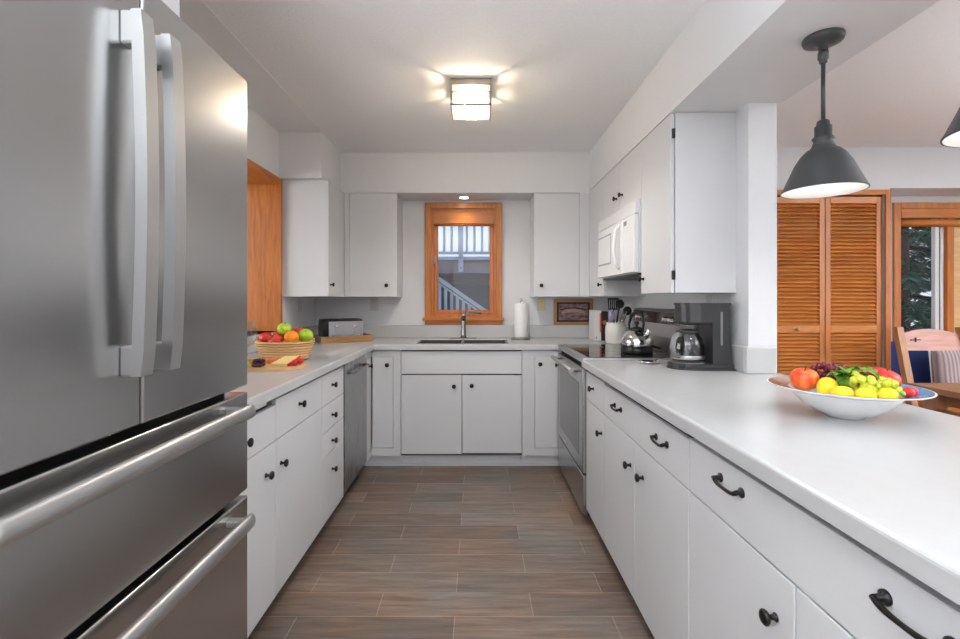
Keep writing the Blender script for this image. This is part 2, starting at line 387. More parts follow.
# far right and rear walls with unseen glazed openings added for the fill light
def glazed_wall(name, horizontal, pos, a0, a1, b0, b1, z0, z1, th=.15):
    q = MB()
    def bx(u0, u1, zz0, zz1):
        if horizontal: q.box(u0, u1, pos-th, pos, zz0, zz1)
        else: q.box(pos, pos+th, u0, u1, zz0, zz1)
    bx(a0, b0, 0, CEIL); bx(b1, a1, 0, CEIL); bx(b0, b1, 0, z0); bx(b0, b1, z1, CEIL); return struct(name, q, M['wall'])
glazed_wall('wall_rear', True, YREAR, XHALL, XE, -.6, 1.2, 1.0, 2.1)
glazed_wall('wall_east', False, XE, YREAR, YN+.14, -.4, 1.6, .9, 2.1)
def fill_window(name, horizontal, pos, b0, b1, z0, z1):
    q = MB(); p = MB()
    def bx(t, u0, u1, zz0, zz1, d0, d1):
        if horizontal: t.box(u0, u1, pos-d1, pos-d0, zz0, zz1)
        else: t.box(pos+d0, pos+d1, u0, u1, zz0, zz1)
    for u in (b0, (b0+b1)/2-.025, b1-.05): bx(q, u, u+.05, z0, z1, .02, .1)
    bx(q, b0, b1, z0, z0+.05, .02, .1); bx(q, b0, b1, z1-.05, z1, .02, .1); bx(p, b0+.05, b1-.05, z0+.05, z1-.05, .055, .061)
    o = struct(name, q, M['woodx']); p.build('pane', M['pane'], o)
fill_window('fill_window_rear', True, YREAR, -.6, 1.2, 1.0, 2.1); fill_window('fill_window_east', False, XE, -.4, 1.6, .9, 2.1)  # unseen windows, added to frame the rear and side fill lamps

# ---- kitchen window
q = MB(); y1 = WB; y0 = WB-.022
q.box(-.448, -.395, y0, y1, 1.085, 2.083, .003); q.box(.172, .222, y0, y1, 1.085, 2.083, .003); q.box(-.395, .172, y0, y1, 2.03, 2.083, .003)
win = struct('window_1', q, M['wood'])
q = MB(); q.box(-.395, -.372, y1, y1+.1, 1.118, 2.03); q.box(.152, .175, y1, y1+.1, 1.118, 2.03); q.box(-.372, .152, y1, y1+.1, 2.005, 2.03); q.box(-.395, .175, y1-.004, y1+.1, 1.082, 1.118); q.build('jamb', M['wood'], win)
q = MB(); q.box(-.465, .238, WB-.052, WB, 1.062, 1.088, .004, 2); q.build('sill', M['woodx'], win)
q = MB(); q.box(-.448, .222, WB-.02, WB, 1.024, 1.062, .003); q.build('apron', M['woodx'], win)
q = MB(); a, b = -.372, .152
q.box(a, a+.036, y1+.03, y1+.065, 1.118, 2.0, .003); q.box(b-.036, b, y1+.03, y1+.065, 1.118, 2.0, .003); q.box(a+.036, b-.036, y1+.03, y1+.065, 1.118, 1.152, .003); q.box(a+.036, b-.036, y1+.03, y1+.065, 1.95, 2.0, .003)
sash = q.build('sash', M['wood'], win)
boxobj('pane', M['pane'], sash, a+.036, b-.036, y1+.045, y1+.05, 1.152, 1.95)
q = MB(); q.box(a, b, y1-.012, y1+.028, 1.90, 2.005, .004); q.cyl((a, y1+.005, 1.893), (b, y1+.005, 1.893), .012); q.build('blind', M['woodx'], win)
q = MB(); q.tube([(a+.006, y1+.02, 1.60), (a+.008, y1-.012, 1.585), (a+.008, y1-.02, 1.54)], .007); q.box(a, a+.016, y1+.0, y1+.028, 1.535, 1.63, .002); q.build('latch', M['nickel'], win)
q = MB(); q.box(-.09, .03, y1-.004, y1+.028, 1.119, 1.137, .003); q.tube([(-.075, y1-.004, 1.13), (-.07, y1-.05, 1.14), (.03, y1-.06, 1.128)], .006); q.ball((.035, y1-.06, 1.127), .011); q.build('crank', M['nickel'], win)

# ---- dining window in the recess
q = MB(); z0, z1 = .85, 2.055; ya, yb = YN-.022, YN
q.box(3.49, 3.548, ya, yb, z0, z1, .003); q.box(4.75, 4.80, ya, yb, z0, z1, .003); q.box(3.548, 4.75, ya, yb, 2.005, z1, .003)
win2 = struct('window_2', q, M['wood'])
q = MB(); q.box(3.47, 4.82, YN-.045, YN, .83, .855, .003); q.build('sill', M['woodx'], win2)
q = MB(); q.box(3.548, 4.75, YN-.02, YN+.03, 1.925, 2.005, .004); q.cyl((3.548, YN, 1.885), (4.75, YN, 1.885), .032); q.build('blind', M['woodx'], win2)
q = MB(); q.box(3.545, 3.562, YN, YN+.1, .92, 1.99); q.box(3.945, 4.0, YN-.01, YN+.1, .92, 1.99); q.box(4.73, 4.75, YN, YN+.1, .92, 1.99); q.box(3.562, 4.73, YN, YN+.1, .92, .94); q.build('jamb', M['wood'], win2)
q = MB(); q.box(3.872, 3.905, YN+.02, YN+.06, .94, 1.97, .003); q.box(3.918, 3.943, YN+.02, YN+.08, .94, 1.97, .003); q.build('vinyl_stile', M['white'], win2, label='white vinyl upright')
q = MB(); q.box(3.905, 3.918, YN+.03, YN+.05, .94, 1.97); q.build('screen_channel', M['gasket'], win2)
q = MB(); q.box(4.0, 4.12, YN+.01, YN+.05, .94, 1.9, .004); q.build('sash_stile', M['board'], win2, label='pale wood upright')
boxobj('pane', M['pane'], win2, 3.562, 3.872, YN+.045, YN+.05, .94, 1.99)
boxobj('pane', M['pane'], win2, 4.12, 4.73, YN+.045, YN+.05, .94, 1.99)

# ---- bifold louvered doors
def louver_panel(parent, x0, x1):
    q = MB(); st = .042; ya, yb = YD+.012, YD+.047
    q.box(x0, x0+st, ya, yb, .02, 2.045, .003); q.box(x1-st, x1, ya, yb, .02, 2.045, .003)
    o = q.build('door_stile', M['doorv'], parent)
    q = MB()
    for za, zb in ((1.995, 2.045), (.985, 1.04), (.02, .16)): q.box(x0+st, x1-st, ya, yb, za, zb)
    q.build('door_rail', M['door'], o)
    q = MB()
    for za, zb in ((1.04, 1.995), (.16, .985)):
        n = round((zb-za)/.0295); pz = (zb-za)/n
        for k in range(n):
            zc = za+pz*(k+.5); c, s_ = math.cos(math.radians(42)), math.sin(math.radians(42))
            pts = []
            for (u, v) in ((-.019, -.003), (.019, -.003), (.019, .003), (-.019, .003)):
                pts.append((x0+st, (ya+yb)/2 + u*c - v*s_, zc + u*s_ + v*c))
            q.prism(pts, (x1-x0-2*st, 0, 0))
    q.build('louvers', M['door'], o)
    return o
q = MB(); q.box(3.166, 3.208, YD-.018, YD, 0, 2.095, .003); q.box(2.225, 2.268, YD-.018, YD, 0, 2.095, .003); cz = struct('trim_7', q, M['wood'])
q = MB(); q.box(2.268, 3.166, YD-.018, YD, 2.053, 2.095, .003); struct('trim_8', q, M['woodx'])
q = MB(); q.box(2.27, 3.165, YD+.01, YD+.05, 2.046, 2.0615); d1 = struct('door_1', q, M['gasket'])
louver_panel(d1, 2.272, 2.717); louver_panel(d1, 2.721, 3.162)
q = MB(); q.lathe([(.006, 0), (.006, .012), (.014, .02), (.015, .028), (.008, .034)], (2.492, YD+.012, 1.012), (0, -1, 0), 16); q.build('knob', plain('brass', (.45, .30, .10), .3, metal=1), d1)

# ------------------------------------------------------------------ outside: neighbour's deck and stairs, conifers
M['owhite'] = plain('outside_white_paint', (.62, .64, .70), .6)
M['fascia'] = plain('pinkish_siding', (.36, .29, .29), .7)
M['siding'] = plain('grey_siding', (.20, .20, .215), .8)
M['ground'] = plain('outside_ground', (.12, .13, .09), .9, var=.3)
def ox(x, Y=7.0): return (x-476.5)*Y/480
def oz(y, Y=7.0): return H+(300-y)*Y/480
q = MB(); q.box(-8, 16, WB+.16, 18, -.35, -.25); g = q.build('ground', M['ground']); g['kind'] = 'structure'
house = thing('neighbour_house', 'grey sided house wall beyond the kitchen window, under the white deck', 'house', (-.2, 8.2, -.25))
q = MB(); q.box(-3.5, 2.6, 8.2, 8.5, -.25, 1.75)
for k in range(14): q.box(-3.5, 2.6, 8.19, 8.2, -.2+k*.14, -.19+k*.14)
q.build('wall', M['siding'], house)
boxobj('band', M['fascia'], house, -3.5, 2.6, 8.17, 8.2, 1.50, 1.75)
deck = thing('raised_deck', 'white raised deck with railing and pinkish fascia outside the kitchen window', 'deck', (-.2, 7.0, 1.63))
boxobj('fascia', M['fascia'], deck, -3, 2.4, 7.03, 7.16, oz(273), oz(260))
boxobj('edge_board', M['owhite'], deck, -3, 2.4, 7.0, 7.16, oz(260), oz(256.5), bev=.005)
boxobj('deck_floor', M['owhite'], deck, -3, 2.4, 7.16, 8.16, oz(263), oz(259.5))
boxobj('bottom_rail', M['owhite'], deck, -3, 2.4, 7.06, 7.14, oz(253.5), oz(251), bev=.005)
boxobj('top_rail', M['owhite'], deck, -3, 2.4, 7.04, 7.16, oz(253)+.86, oz(253)+.93, bev=.008)
q = MB(); x0 = ox(458.5); q.box(x0, x0+.07, 6.96, 7.0, oz(272), oz(253)+.86, .004); post = q.build('post', M['owhite'], deck)
for yb_ in (258, 268):
    q = MB(); q.lathe([(.012, 0), (.012, .008)], (x0+.035, 6.96, oz(yb_)), (0, -1, 0), 10); q.build('bolt', M['nickel'], post)
bal0 = None
for k in range(22):
    x = ox(436)+ (k-9)*.112
    if bal0 is None: bal0 = boxobj('baluster', M['owhite'], deck, x-.018, x+.018, 7.08, 7.115, oz(251), oz(253)+.86)
    else:
        c = bal0.copy(); COL.objects.link(c); c.parent = deck; c.location = bal0.location + Vector((k*.112, 0, 0))
stairs = thing('outdoor_stairs', 'white stair railing sloping down outside the kitchen window', 'stairs', (-.2, 6.0, -.25))
Yq = 6.0
def sp(x, y): return Vector(((x-476.5)*Yq/480, Yq, H+(300-y)*Yq/480))
def slopebar(x0, y0_, x1, y1_, hh, yy0, yy1):
    q = MB(); a, b = sp(x0, y0_), sp(x1, y1_)
    q.prism([(a.x, yy0, a.z), (b.x, yy0, b.z), (b.x, yy0, b.z-hh), (a.x, yy0, a.z-hh)], (0, yy1-yy0, 0)); return q
slopebar(424, 266.5, 500, 319, .055, 5.96, 6.06).build('handrail', M['owhite'], stairs)
slopebar(424, 272, 500, 324.5, .03, 5.98, 6.04).build('under_rail', M['owhite'], stairs)
for k in range(9):
    x = 428+k*5.9; t = sp(x, 272+(x-424)*.69)
    boxobj('baluster', M['owhite'], stairs, t.x-.018, t.x+.018, 5.99, 6.02, t.z-.62, t.z-.02)
slopebar(424, 322, 500, 374.5, .20, 5.97, 6.04).build('stringer', M['owhite'], stairs)
for k in range(5):
    t = sp(436+k*13, 335+k*9.2); boxobj('tread', M['owhite'], stairs, t.x-.14, t.x+.14, 6.04, 6.9, t.z-.04, t.z)
for px_ in (425, 499):
    t = sp(px_, 275); boxobj('newel_post', M['owhite'], stairs, t.x-.05, t.x+.05, 5.94, 6.07, -.25, sp(px_, 266+(px_-424)*.69).z+.02)

def foliage_mat(name, c1, c2):
    m, t, b = newmat(name); c = t.nodes.new('ShaderNodeTexCoord'); n = t.nodes.new('ShaderNodeTexNoise'); n.inputs['Scale'].default_value = 5
    r = t.nodes.new('ShaderNodeValToRGB'); r.color_ramp.elements[0].position = .35; r.color_ramp.elements[1].position = .7
    r.color_ramp.elements[0].color = (*c1, 1); r.color_ramp.elements[1].color = (*c2, 1)
    t.links.new(c.outputs['Object'], n.inputs[0]); t.links.new(n.outputs[0], r.inputs[0]); t.links.new(r.outputs[0], b.inputs['Base Color']); b.inputs['Roughness'].default_value = .85; b.inputs['Specular IOR Level'].default_value = .2; return m
M['teal'] = foliage_mat('conifer_needles', (.02, .09, .055), (.10, .28, .18))
M['bark'] = plain('bark', (.10, .07, .05), .9, var=.4, vscale=20)
def conifer(x, y, h, r, seed, label):
    rnd = random.Random(seed); t = thing('conifer_tree', label, 'tree', (x, y, -.25), 'conifers outside the dining window')
    q = MB(); q.cyl((x, y, -.25), (x, y, h), .10, .02, 10); q.build('trunk', M['bark'], t)
    q = MB(); br = MB(); n = int(h*34)
    for k in range(n):
        z = .2+(h-.3)*k/n; rr = r*(1-(z/h))**.7; a = rnd.uniform(0, 2*PI); d = Vector((math.cos(a), math.sin(a), -.25)); L = rr*rnd.uniform(.6, 1.05)
        tip = Vector((x, y, z))+d*L
        br.tube([(x, y, z), Vector((x, y, z))+d*L*.5+Vector((0, 0, .03)), tip], [.012, .008, .003], 5)
        for j in range(int(L*62)):
            u = rnd.uniform(.15, 1); p = Vector((x, y, z))+d*L*u; s = rnd.choice((-1, 1)); side = Vector((-d.y, d.x, 0)).normalized()*s
            tdir = (side*rnd.uniform(.4, 1)+d*rnd.uniform(.3, .8)+Vector((0, 0, rnd.uniform(-.45, .1)))).normalized(); l = rnd.uniform(.10, .24)
            w_ = tdir.cross(Vector((0, 0, 1))).normalized()*.024
            up = Vector((0, 0, .012))
            v = [q.bm.verts.new(c_) for c_ in (p-w_, p+w_, p+tdir*l*.6+w_*.8+up, p+tdir*l, p+tdir*l*.6-w_*.8+up)]
            q.bm.faces.new(v)
    q.build('needles', M['teal'], t); br.build('branch', M['bark'], t)
conifer(5.5, 6.2, 5.2, 1.2, 1, 'tall blue-green conifer close outside the dining window')
conifer(8.0, 7.6, 6.0, 1.45, 2, 'larger blue-green conifer behind the nearest one outside the dining window')
conifer(6.0, 9.7, 6.4, 1.6, 3, 'blue-green conifer behind the left edge of the dining window')
conifer(11.2, 13.0, 8.5, 2.2, 4, 'tallest blue-green conifer farthest from the dining window')

# ------------------------------------------------------------------ hardware
def knob(parent, p, n, label=None):
    q = MB(); q.lathe([(.009, 0), (.009, .002), (.0055, .004), (.0055, .014), (.012, .017), (.0155, .021), (.0155, .025), (.011, .0285), (.003, .030)], p, n, 20)
    return q.build('knob', M['bronze'], parent)
def pull(parent, face, u, z, L=.105):
    """horizontal arched pull on the right run; u = centre along Y"""
    q = MB(); x = face
    for s in (-1, 1):
        q.lathe([(.0115, 0), (.0115, .004), (.006, .006), (.005, .0165)], (x, u+s*L/2, z+.008), (-1, 0, 0), 16)
    pts = []
    for k in range(13):
        t = -1+2*k/12; pts.append((x-.017-.003*(1-t*t), u+t*(L/2+.004), z+.008-.008*(1-t**4)))
    q.tube(pts, [.0042+.0012*(abs(-1+2*k/12)) for k in range(13)], 10)
    return q.build('handle', M['bronze'], parent)

class Run:
    def __init__(s, side): s.side = side
    def b(s, q, u0, u1, d0, d1, z0, z1, bev=0):
        if s.side == 'R': q.box(XR+d0, XR+d1, u0, u1, z0, z1, bev)
        elif s.side == 'L': q.box(XL-d0, XL-d1, u0, u1, z0, z1, bev)
        else: q.box(u0, u1, YB+d0, YB+d1, z0, z1, bev)
    def p(s, u, z): return {'R': (XR, u, z), 'L': (XL, u, z), 'B': (u, YB, z)}[s.side]
    def n(s): return {'R': (-1, 0, 0), 'L': (1, 0, 0), 'B': (0, -1, 0)}[s.side]
    def base(s, u): return {'R': (XR+.3, u, 0), 'L': (XL-.3, u, 0), 'B': (u, YB+.3, 0)}[s.side]
    def cabinet(s, label, u0, u1, kickmat, depth=.60, ztop=ZF, stile=0):
        t = thing('base_cabinet', label, 'cabinet', s.base((u0+u1)/2))
        q = MB(); D0 = .024
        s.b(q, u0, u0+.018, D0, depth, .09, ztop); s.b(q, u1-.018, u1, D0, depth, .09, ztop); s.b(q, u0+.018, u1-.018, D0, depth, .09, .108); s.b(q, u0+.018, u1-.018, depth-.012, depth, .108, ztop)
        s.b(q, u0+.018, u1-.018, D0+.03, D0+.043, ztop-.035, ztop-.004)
        q.build('body', M['gap_shade'], t)
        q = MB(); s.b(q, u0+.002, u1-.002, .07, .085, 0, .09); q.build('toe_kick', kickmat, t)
        return t
    def front(s, t, kind, u0, u1, z0, z1, g=.0021):
        q = MB(); s.b(q, u0+g, u1-g, 0, .0185, z0+g, z1-g, .0018); return q.build(kind, M['cab'], t)
R, L, B = Run('R'), Run('L'), Run('B')

# right run
t = R.cabinet('narrow white base cabinet beside the range, one drawer over one door', 2.261, 2.634, M['kick'])
d = R.front(t, 'drawer', 2.261, 2.634, .70, ZF-.024); knob(d, R.p(2.47, .783), R.n())
d = R.front(t, 'door', 2.261, 2.634, .092, .70); knob(d, R.p(2.31, .598), R.n())
t = R.cabinet('white base cabinet with a two-pull drawer over a pair of knobbed doors', 1.361, 2.261, M['kick'])
d = R.front(t, 'drawer', 1.361, 2.261, .70, .845); pull(d, XR, 2.04, .775, .088); pull(d, XR, 1.56, .775, .090)
q = MB(); q.box(XR+.012, XR+.019, 1.40, 2.225, .850, .870); q.build('pull_out_board', M['cab'], t)
d = R.front(t, 'door', 1.827, 2.261, .092, .70); knob(d, R.p(1.875, .595), R.n())
d = R.front(t, 'door', 1.361, 1.827, .092, .70); knob(d, R.p(1.735, .597), R.n())
t = R.cabinet('white base cabinet nearest the viewer, wide drawer below the fruit bowl', Y0C, 1.361, M['kick'])
d = R.front(t, 'drawer', Y0C, 1.361, .70, ZF-.024); pull(d, XR, 1.135, .795, .094); pull(d, XR, .655, .795, .100)
d = R.front(t, 'door', .907, 1.361, .092, .70); knob(d, R.p(.965, .602), R.n())
d = R.front(t, 'door', Y0C, .907, .092, .70); knob(d, R.p(.85, .602), R.n())
q = MB(); q.box(XR+.605, 1.30, Y0C, 2.13, 0, ZF); t2 = q.build('peninsula_panel', M['cab']); tag(t2, 'white back panel closing the dining side of the peninsula', 'panel')

# left run
t = L.cabinet('white base cabinet next to the refrigerator, drawer with a slot above', 1.26, 1.855, M['kick'])
d = L.front(t, 'drawer', 1.26, 1.855, .697, .838); knob(d, L.p(1.60, .765), L.n())
d = L.front(t, 'door', 1.26, 1.855, .092, .697); knob(d, L.p(1.765, .595), L.n())
q = MB(); q.box(XL-.012, XL-.019, 1.30, 1.80, .846, .868); q.build('pull_out_board', M['cab'], t)
t = L.cabinet('white base cabinet below the fruit basket, one drawer over one door', 1.855, 2.405, M['kick'])
d = L.front(t, 'drawer', 1.855, 2.405, .697, ZF-.018); knob(d, L.p(2.10, .786), L.n())
d = L.front(t, 'door', 1.855, 2.405, .092, .697); knob(d, L.p(1.90, .595), L.n())
t = L.cabinet('white stack of four drawers between the dishwasher and a door cabinet', 2.405, 2.80, M['kick'])
for za, zb in ((.697, ZF-.018), (.56, .697), (.43, .56), (.092, .43)):
    d = L.front(t, 'drawer', 2.405, 2.80, za, zb); knob(d, L.p(2.575, {.697: .786, .56: .625, .43: .488, .092: .335}[za]), L.n())
# dishwasher
t = thing('dishwasher', 'stainless dishwasher with a pocket handle between drawers and corner cabinet', 'dishwasher', (XL-.3, 3.08, 0))
boxobj('tub', M['cgray'], t, XL-.59, XL-.03, 2.812, 3.37, .10, .868)
boxobj('door', M['steelv'], t, XL-.03, XL+.004, 2.808, 3.374, .105, .868, bev=.004)
boxobj('toe_panel', M['black'], t, XL-.075, XL-.06, 2.812, 3.37, 0, .10)
q = MB(); q.tube([(XL+.004, 2.90, .80), (XL+.035, 2.90, .80), (XL+.035, 3.28, .80), (XL+.004, 3.28, .80)], .008); q.build('handle', M['steelv'], t)
# corner and sink cabinets of the back run
def corner(label, side):
    t = thing('base_cabinet', label, 'cabinet', (-1.0 if side < 0 else .85, 3.8, 0))
    q = MB()
    if side < 0:
        q.box(-.775, -.557, YB+.019, YB+.035, .09, ZF); q.box(-1.38, -.795, 3.382, 3.395, .09, ZF); q.box(-.81, -.794, 3.395, YB+.019, .09, ZF); q.box(-1.38, -.575, 4.13, 4.15, .09, ZF)
        q.box(-1.38, -1.36, 3.395, 4.13, .09, ZF); q.box(-1.36, -.81, 3.4, 4.12, .09, .108); q.box(-.575, -.557, YB+.035, 4.13, .09, ZF)
        q.build('body', M['cab'], t)
        q = MB(); q.box(-.775, -.719, YB-.001, YB+.018, .092, ZF-.010); q.box(-.6, -.5585, YB, YB+.018, .092, ZF-.010); q.box(-.773, -.6, YB, YB+.018, .826, ZF-.010); q.box(-.773, -.6, YB, YB+.018, .092, .146)
        q.bm.clear(); q = MB()
        q.box(-.612, -.5585, YB, YB+.0185, .092, ZF-.010); q.box(-.774, -.612, YB, YB+.0185, .824, ZF-.010); q.box(-.774, -.612, YB, YB+.0185, .092, .15)
        q.box(XL-.0185, XL, 3.384, 3.40, .092, ZF-.010); q.box(XL-.0185, XL, 3.40, YB, .824, ZF-.010); q.box(XL-.0185, XL, 3.40, YB, .092, .15)
        q.build('frame', M['cab'], t)
        q = MB(); q.box(-.764, -.615, YB+.001, YB+.0185, .153, .821, .0015); d = q.build('door', M['cab'], t); knob(d, (-.655, YB+.001, .763), (0, -1, 0))
        q = MB(); q.box(XL-.0185, XL-.001, 3.403, YB-.003, .153, .821, .0015); d = q.build('door', M['cab'], t); knob(d, (XL-.001, 3.455, .763), (1, 0, 0))
        q = MB(); q.box(-.86, -.557, YB+.07, YB+.082, 0, .09); q.box(-.86, -.848, 3.39, YB+.07, 0, .09); q.build('toe_kick', M['cab'], t)
    else:
        q.box(.335, .60, YB+.019, YB+.035, .09, ZF); q.box(.622, 1.20, 3.458, 3.47, .09, ZF); q.box(.335, .353, YB+.035, 4.13, .09, ZF); q.box(.335, 1.20, 4.13, 4.15, .09, ZF)
        q.box(.353, 1.18, 3.57, 4.13, .09, .108); q.build('body', M['cab'], t)
        q = MB(); q.box(.3365, .427, YB, YB+.0185, .092, ZF-.010); q.box(.427, .60, YB, YB+.0185, .824, ZF-.010); q.box(.427, .60, YB, YB+.0185, .092, .15)
        q.box(XR, XR+.0185, 3.458, YB, .092, ZF-.010)
        q.build('frame', M['cab'], t)
        q = MB(); q.box(.430, .597, YB+.001, YB+.0185, .153, .821, .0015); d = q.build('door', M['cab'], t); knob(d, (.467, YB+.001, .770), (0, -1, 0)); knob(d, (XR, 3.495, .765), (-1, 0, 0))
        q = MB(); q.box(.335, .66, YB+.07, YB+.082, 0, .09); q.build('toe_kick', M['cab'], t)
    return t
corner('white corner base cabinet between dishwasher and sink, narrow inset doors', -1)
corner('white corner base cabinet between sink and range, narrow inset door', 1)
t = B.cabinet('white sink base cabinet with false front over two doors, under the window', -.557, .335, M['cab'])
B.front(t, 'false_front', -.557, .335, .694, ZF-.011)
d = B.front(t, 'door', -.557, -.107, .105, .69); knob(d, B.p(-.165, .607), B.n())
d = B.front(t, 'door', -.107, .335, .112, .688); knob(d, B.p(-.035, .612), B.n())
q = MB(); q.box(-.84, .655, YB+.052, YB+.0692, .0, .018, .003); tag(q.build('base_moulding', M['cab']), 'slim white moulding at the foot of the sink cabinets', 'moulding')

# ------------------------------------------------------------------ worktops
def inA(x, y):
    if y < 3.505 and x > -.75: return (x > .577 and y > 3.465)
    if -.455 < x < .245 and 3.60 < y < 3.99: return False
    return True
q = plate([WL+.001, -.75, -.455, .245, .577, WR-.001], [1.245, 3.465, 3.505, 3.60, 3.99, WB-.001], inA, ZF, ZC, .008)
wa = q.build('worktop', M['counter']); tag(wa, 'white worktop running from the refrigerator round under the window', 'worktop')
q = MB(); q.box(WL+.0005, WL+.02, 1.25, WB-.02, ZC, 1.018, .004, 2); q.box(WL+.0005, WR-.001, WB-.021, WB-.001, ZC, 1.022, .004, 2); q.box(WR-.02, WR-.0005, 3.47, WB-.021, ZC, 1.022, .004, 2)
q.build('backsplash', M['counter'], wa)
def inP(x, y): return y < 2.144 or x < WR
q = plate([.577, WR-.001, 1.355], [.405, 2.143, 2.634], inP, ZF, ZC, .008)
wp = q.build('worktop', M['counter']); tag(wp, 'long white worktop of the peninsula under the pendants', 'worktop')
q = MB(); q.box(WR-.02, WR-.0005, 2.144, 2.634, ZC, 1.03, .004, 2); q.box(WR-.02, 1.325, 2.12, 2.1435, ZC, 1.03, .004, 2); q.build('backsplash', M['counter'], wp)

# sink
t = thing('kitchen_sink', 'dark double-bowl sink set in the worktop below the window', 'sink', (-.105, 3.8, .70))
q = MB()
x0, x1, y0, y1 = -.453, .243, 3.602, 3.988
q.box(x0, x1, y0, y1, .70, .71); q.box(x0, x0+.012, y0, y1, .71, .908); q.box(x1-.012, x1, y0, y1, .71, .908); q.box(x0+.012, x1-.012, y0, y0+.012, .71, .908); q.box(x0+.012, x1-.012, y1-.012, y1, .71, .908)
q.build('basin', M['sink'], t)
boxobj('divider', M['nickel'], t, -.125, -.10, y0+.012, y1-.012, .71, .905, bev=.006, seg=2)
for cx in (-.29, .07):
    q = MB(); q.lathe([(.04, 0), (.04, .004), (.03, .006)], (cx, 3.8, .71), (0, 0, 1), 20); q.build('drain', M['chrome'], t)
# faucet
t = thing('faucet', 'grey steel single-post faucet behind the sink', 'faucet', (-.11, 4.06, ZS))
q = MB(); q.box(-.225, .005, 4.035, 4.085, ZS, ZS+.008, .004, 2); q.build('base_plate', M['faucet'], t)
q = MB(); q.lathe([(.026, 0), (.022, .02), (.019, .10), (.019, .17), (.016, .19)], (-.11, 4.06, ZS+.008), (0, 0, 1), 20); q.build('post', M['faucet'], t)
q = MB(); q.tube([(-.11, 4.06, 1.07), (-.108, 4.03, 1.10), (-.106, 3.97, 1.125), (-.104, 3.90, 1.125), (-.103, 3.86, 1.10)], [.017, .017, .016, .017, .019], 14); q.build('spout', M['faucet'], t)
q = MB(); q.tube([(-.11, 4.06, 1.10), (-.11, 4.065, 1.128), (-.085, 4.075, 1.15)], [.014, .01, .007], 10); q.build('lever', M['faucet'], t)

# ------------------------------------------------------------------ upper cabinets
def upper(label, body, x0=None):
    t = thing('wall_cabinet', label, 'cabinet', ((body[0]+body[1])/2, (body[2]+body[3])/2, body[4]))
    boxobj('body', M['cab'], t, *body); return t
def face(t, *b): return boxobj('door', M['cab'], t, *b, bev=.002)
ZU, ZT = 1.275, 2.11
t = upper('white wall cabinet above the coffee maker, side panel towards the viewer', (.93, WR-.001, 2.246, 2.652, ZU, 2.118))
d = face(t, .910, .9285, 2.252, 2.652, ZU-.001, 2.116); knob(d, (.910, 2.612, 1.355), (-1, 0, 0))
for z in (1.357, 2.02):
    q = MB(); q.box(.915, .929, 2.240, 2.2515, z-.022, z+.022, .001); q.build('hinge', M['black'], d)
t = upper('white two-door wall cabinet above the microwave', (.93, WR-.001, 2.654, 3.446, 1.80, 2.118))
d = face(t, .910, .9285, 2.656, 3.048, 1.802, 2.116); knob(d, (.910, 2.99, 1.895), (-1, 0, 0))
d = face(t, .910, .9285, 3.052, 3.444, 1.802, 2.116); knob(d, (.910, 3.11, 1.895), (-1, 0, 0))
t = upper('white corner wall cabinet beyond the microwave', (.93, WR-.001, 3.448, WB-.001, 1.268, 2.104))
d = face(t, .910, .9285, 3.45, 3.866, 1.268, 2.117); knob(d, (.910, 3.50, 1.352), (-1, 0, 0))
t = upper('white wall cabinet to the right of the window', (.464, .909, 3.885, WB-.001, 1.266, 2.104))
boxobj('filler', M['cab'], t, .830, .9092, 3.866, 3.885, 1.266, 2.104)
d = face(t, .464, .828, 3.865, 3.8835, 1.266, 2.100); knob(d, (.52, 3.865, 1.357), (0, -1, 0))
t = upper('white wall cabinet to the left of the window', (-1.063, -.641, 3.885, WB-.001, 1.266, 2.104))
boxobj('filler', M['cab'], t, -1.063, -1.0265, 3.8655, 3.885, 1.266, 2.104)
d = face(t, -1.024, -.641, 3.865, 3.8835, 1.266, 2.100); knob(d, (-.722, 3.865, 1.357), (0, -1, 0))
t = upper('white wall cabinet between the wood-lined opening and the corner', (WL+.001, -1.084, 3.455, WB-.001, 1.266, 2.104))
d = face(t, -1.0835, -1.065, 3.455, 3.864, 1.266, 2.10); knob(d, (-1.065, 3.50, 1.352), (1, 0, 0))
t = upper('white cabinet high above the refrigerator', (WL+.001, -.79, .43, 1.25, 1.87, 2.418))
d = face(t, -.7895, -.771, .432, .838, 1.87, 2.416); knob(d, (-.771, .80, 1.93), (1, 0, 0))
d = face(t, -.7895, -.771, .842, 1.248, 1.87, 2.416); knob(d, (-.771, .88, 1.93), (1, 0, 0))

# ------------------------------------------------------------------ refrigerator
FX = -.585
t = thing('refrigerator', 'large stainless french-door refrigerator with two lower drawers', 'refrigerator', (-1.0, .84, 0))
boxobj('body', M['cgray'], t, -1.37, FX-.075, .452, 1.225, .03, 1.785)
q = MB(); q.box(FX-.075, FX-.055, .458, 1.219, .05, 1.79); q.build('gasket', M['gasket'], t)
def fdoor(kind, y0, y1, z0, z1): return boxobj(kind, M['steel'], t, FX-.06, FX, y0, y1, z0, z1, bev=.005, seg=3)
dl = fdoor('door', .448, .8365, 1.022, 1.80); dr = fdoor('door', .8405, 1.229, 1.022, 1.80)
w1 = fdoor('drawer', .448, 1.229, .757, 1.006); w2 = fdoor('drawer', .448, 1.229, .06, .742)
def vhandle(par, y0, y1):
    q = MB(); z0, z1 = 1.114, 1.718
    outer = []; inner = []
    n = 14
    for k in range(n+1):
        u = k/n; z = z0+(z1-z0)*u; bow = .008*math.sin(PI*u); xo = FX+.038+bow
        if k in (0, n): xo -= .003
        outer.append((xo, y0, z)); inner.append((FX+.018+bow if 0 < k < n else FX+.018, y0, z))
    q.prism(outer+list(reversed(inner)), (0, y1-y0, 0))
    q.box(FX-.001, FX+.026, y0+.001, y1-.001, z0, z0+.05, .003); q.box(FX-.001, FX+.026, y0+.001, y1-.001, z1-.055, z1, .003)
    q.build('handle', M['handle'], par)
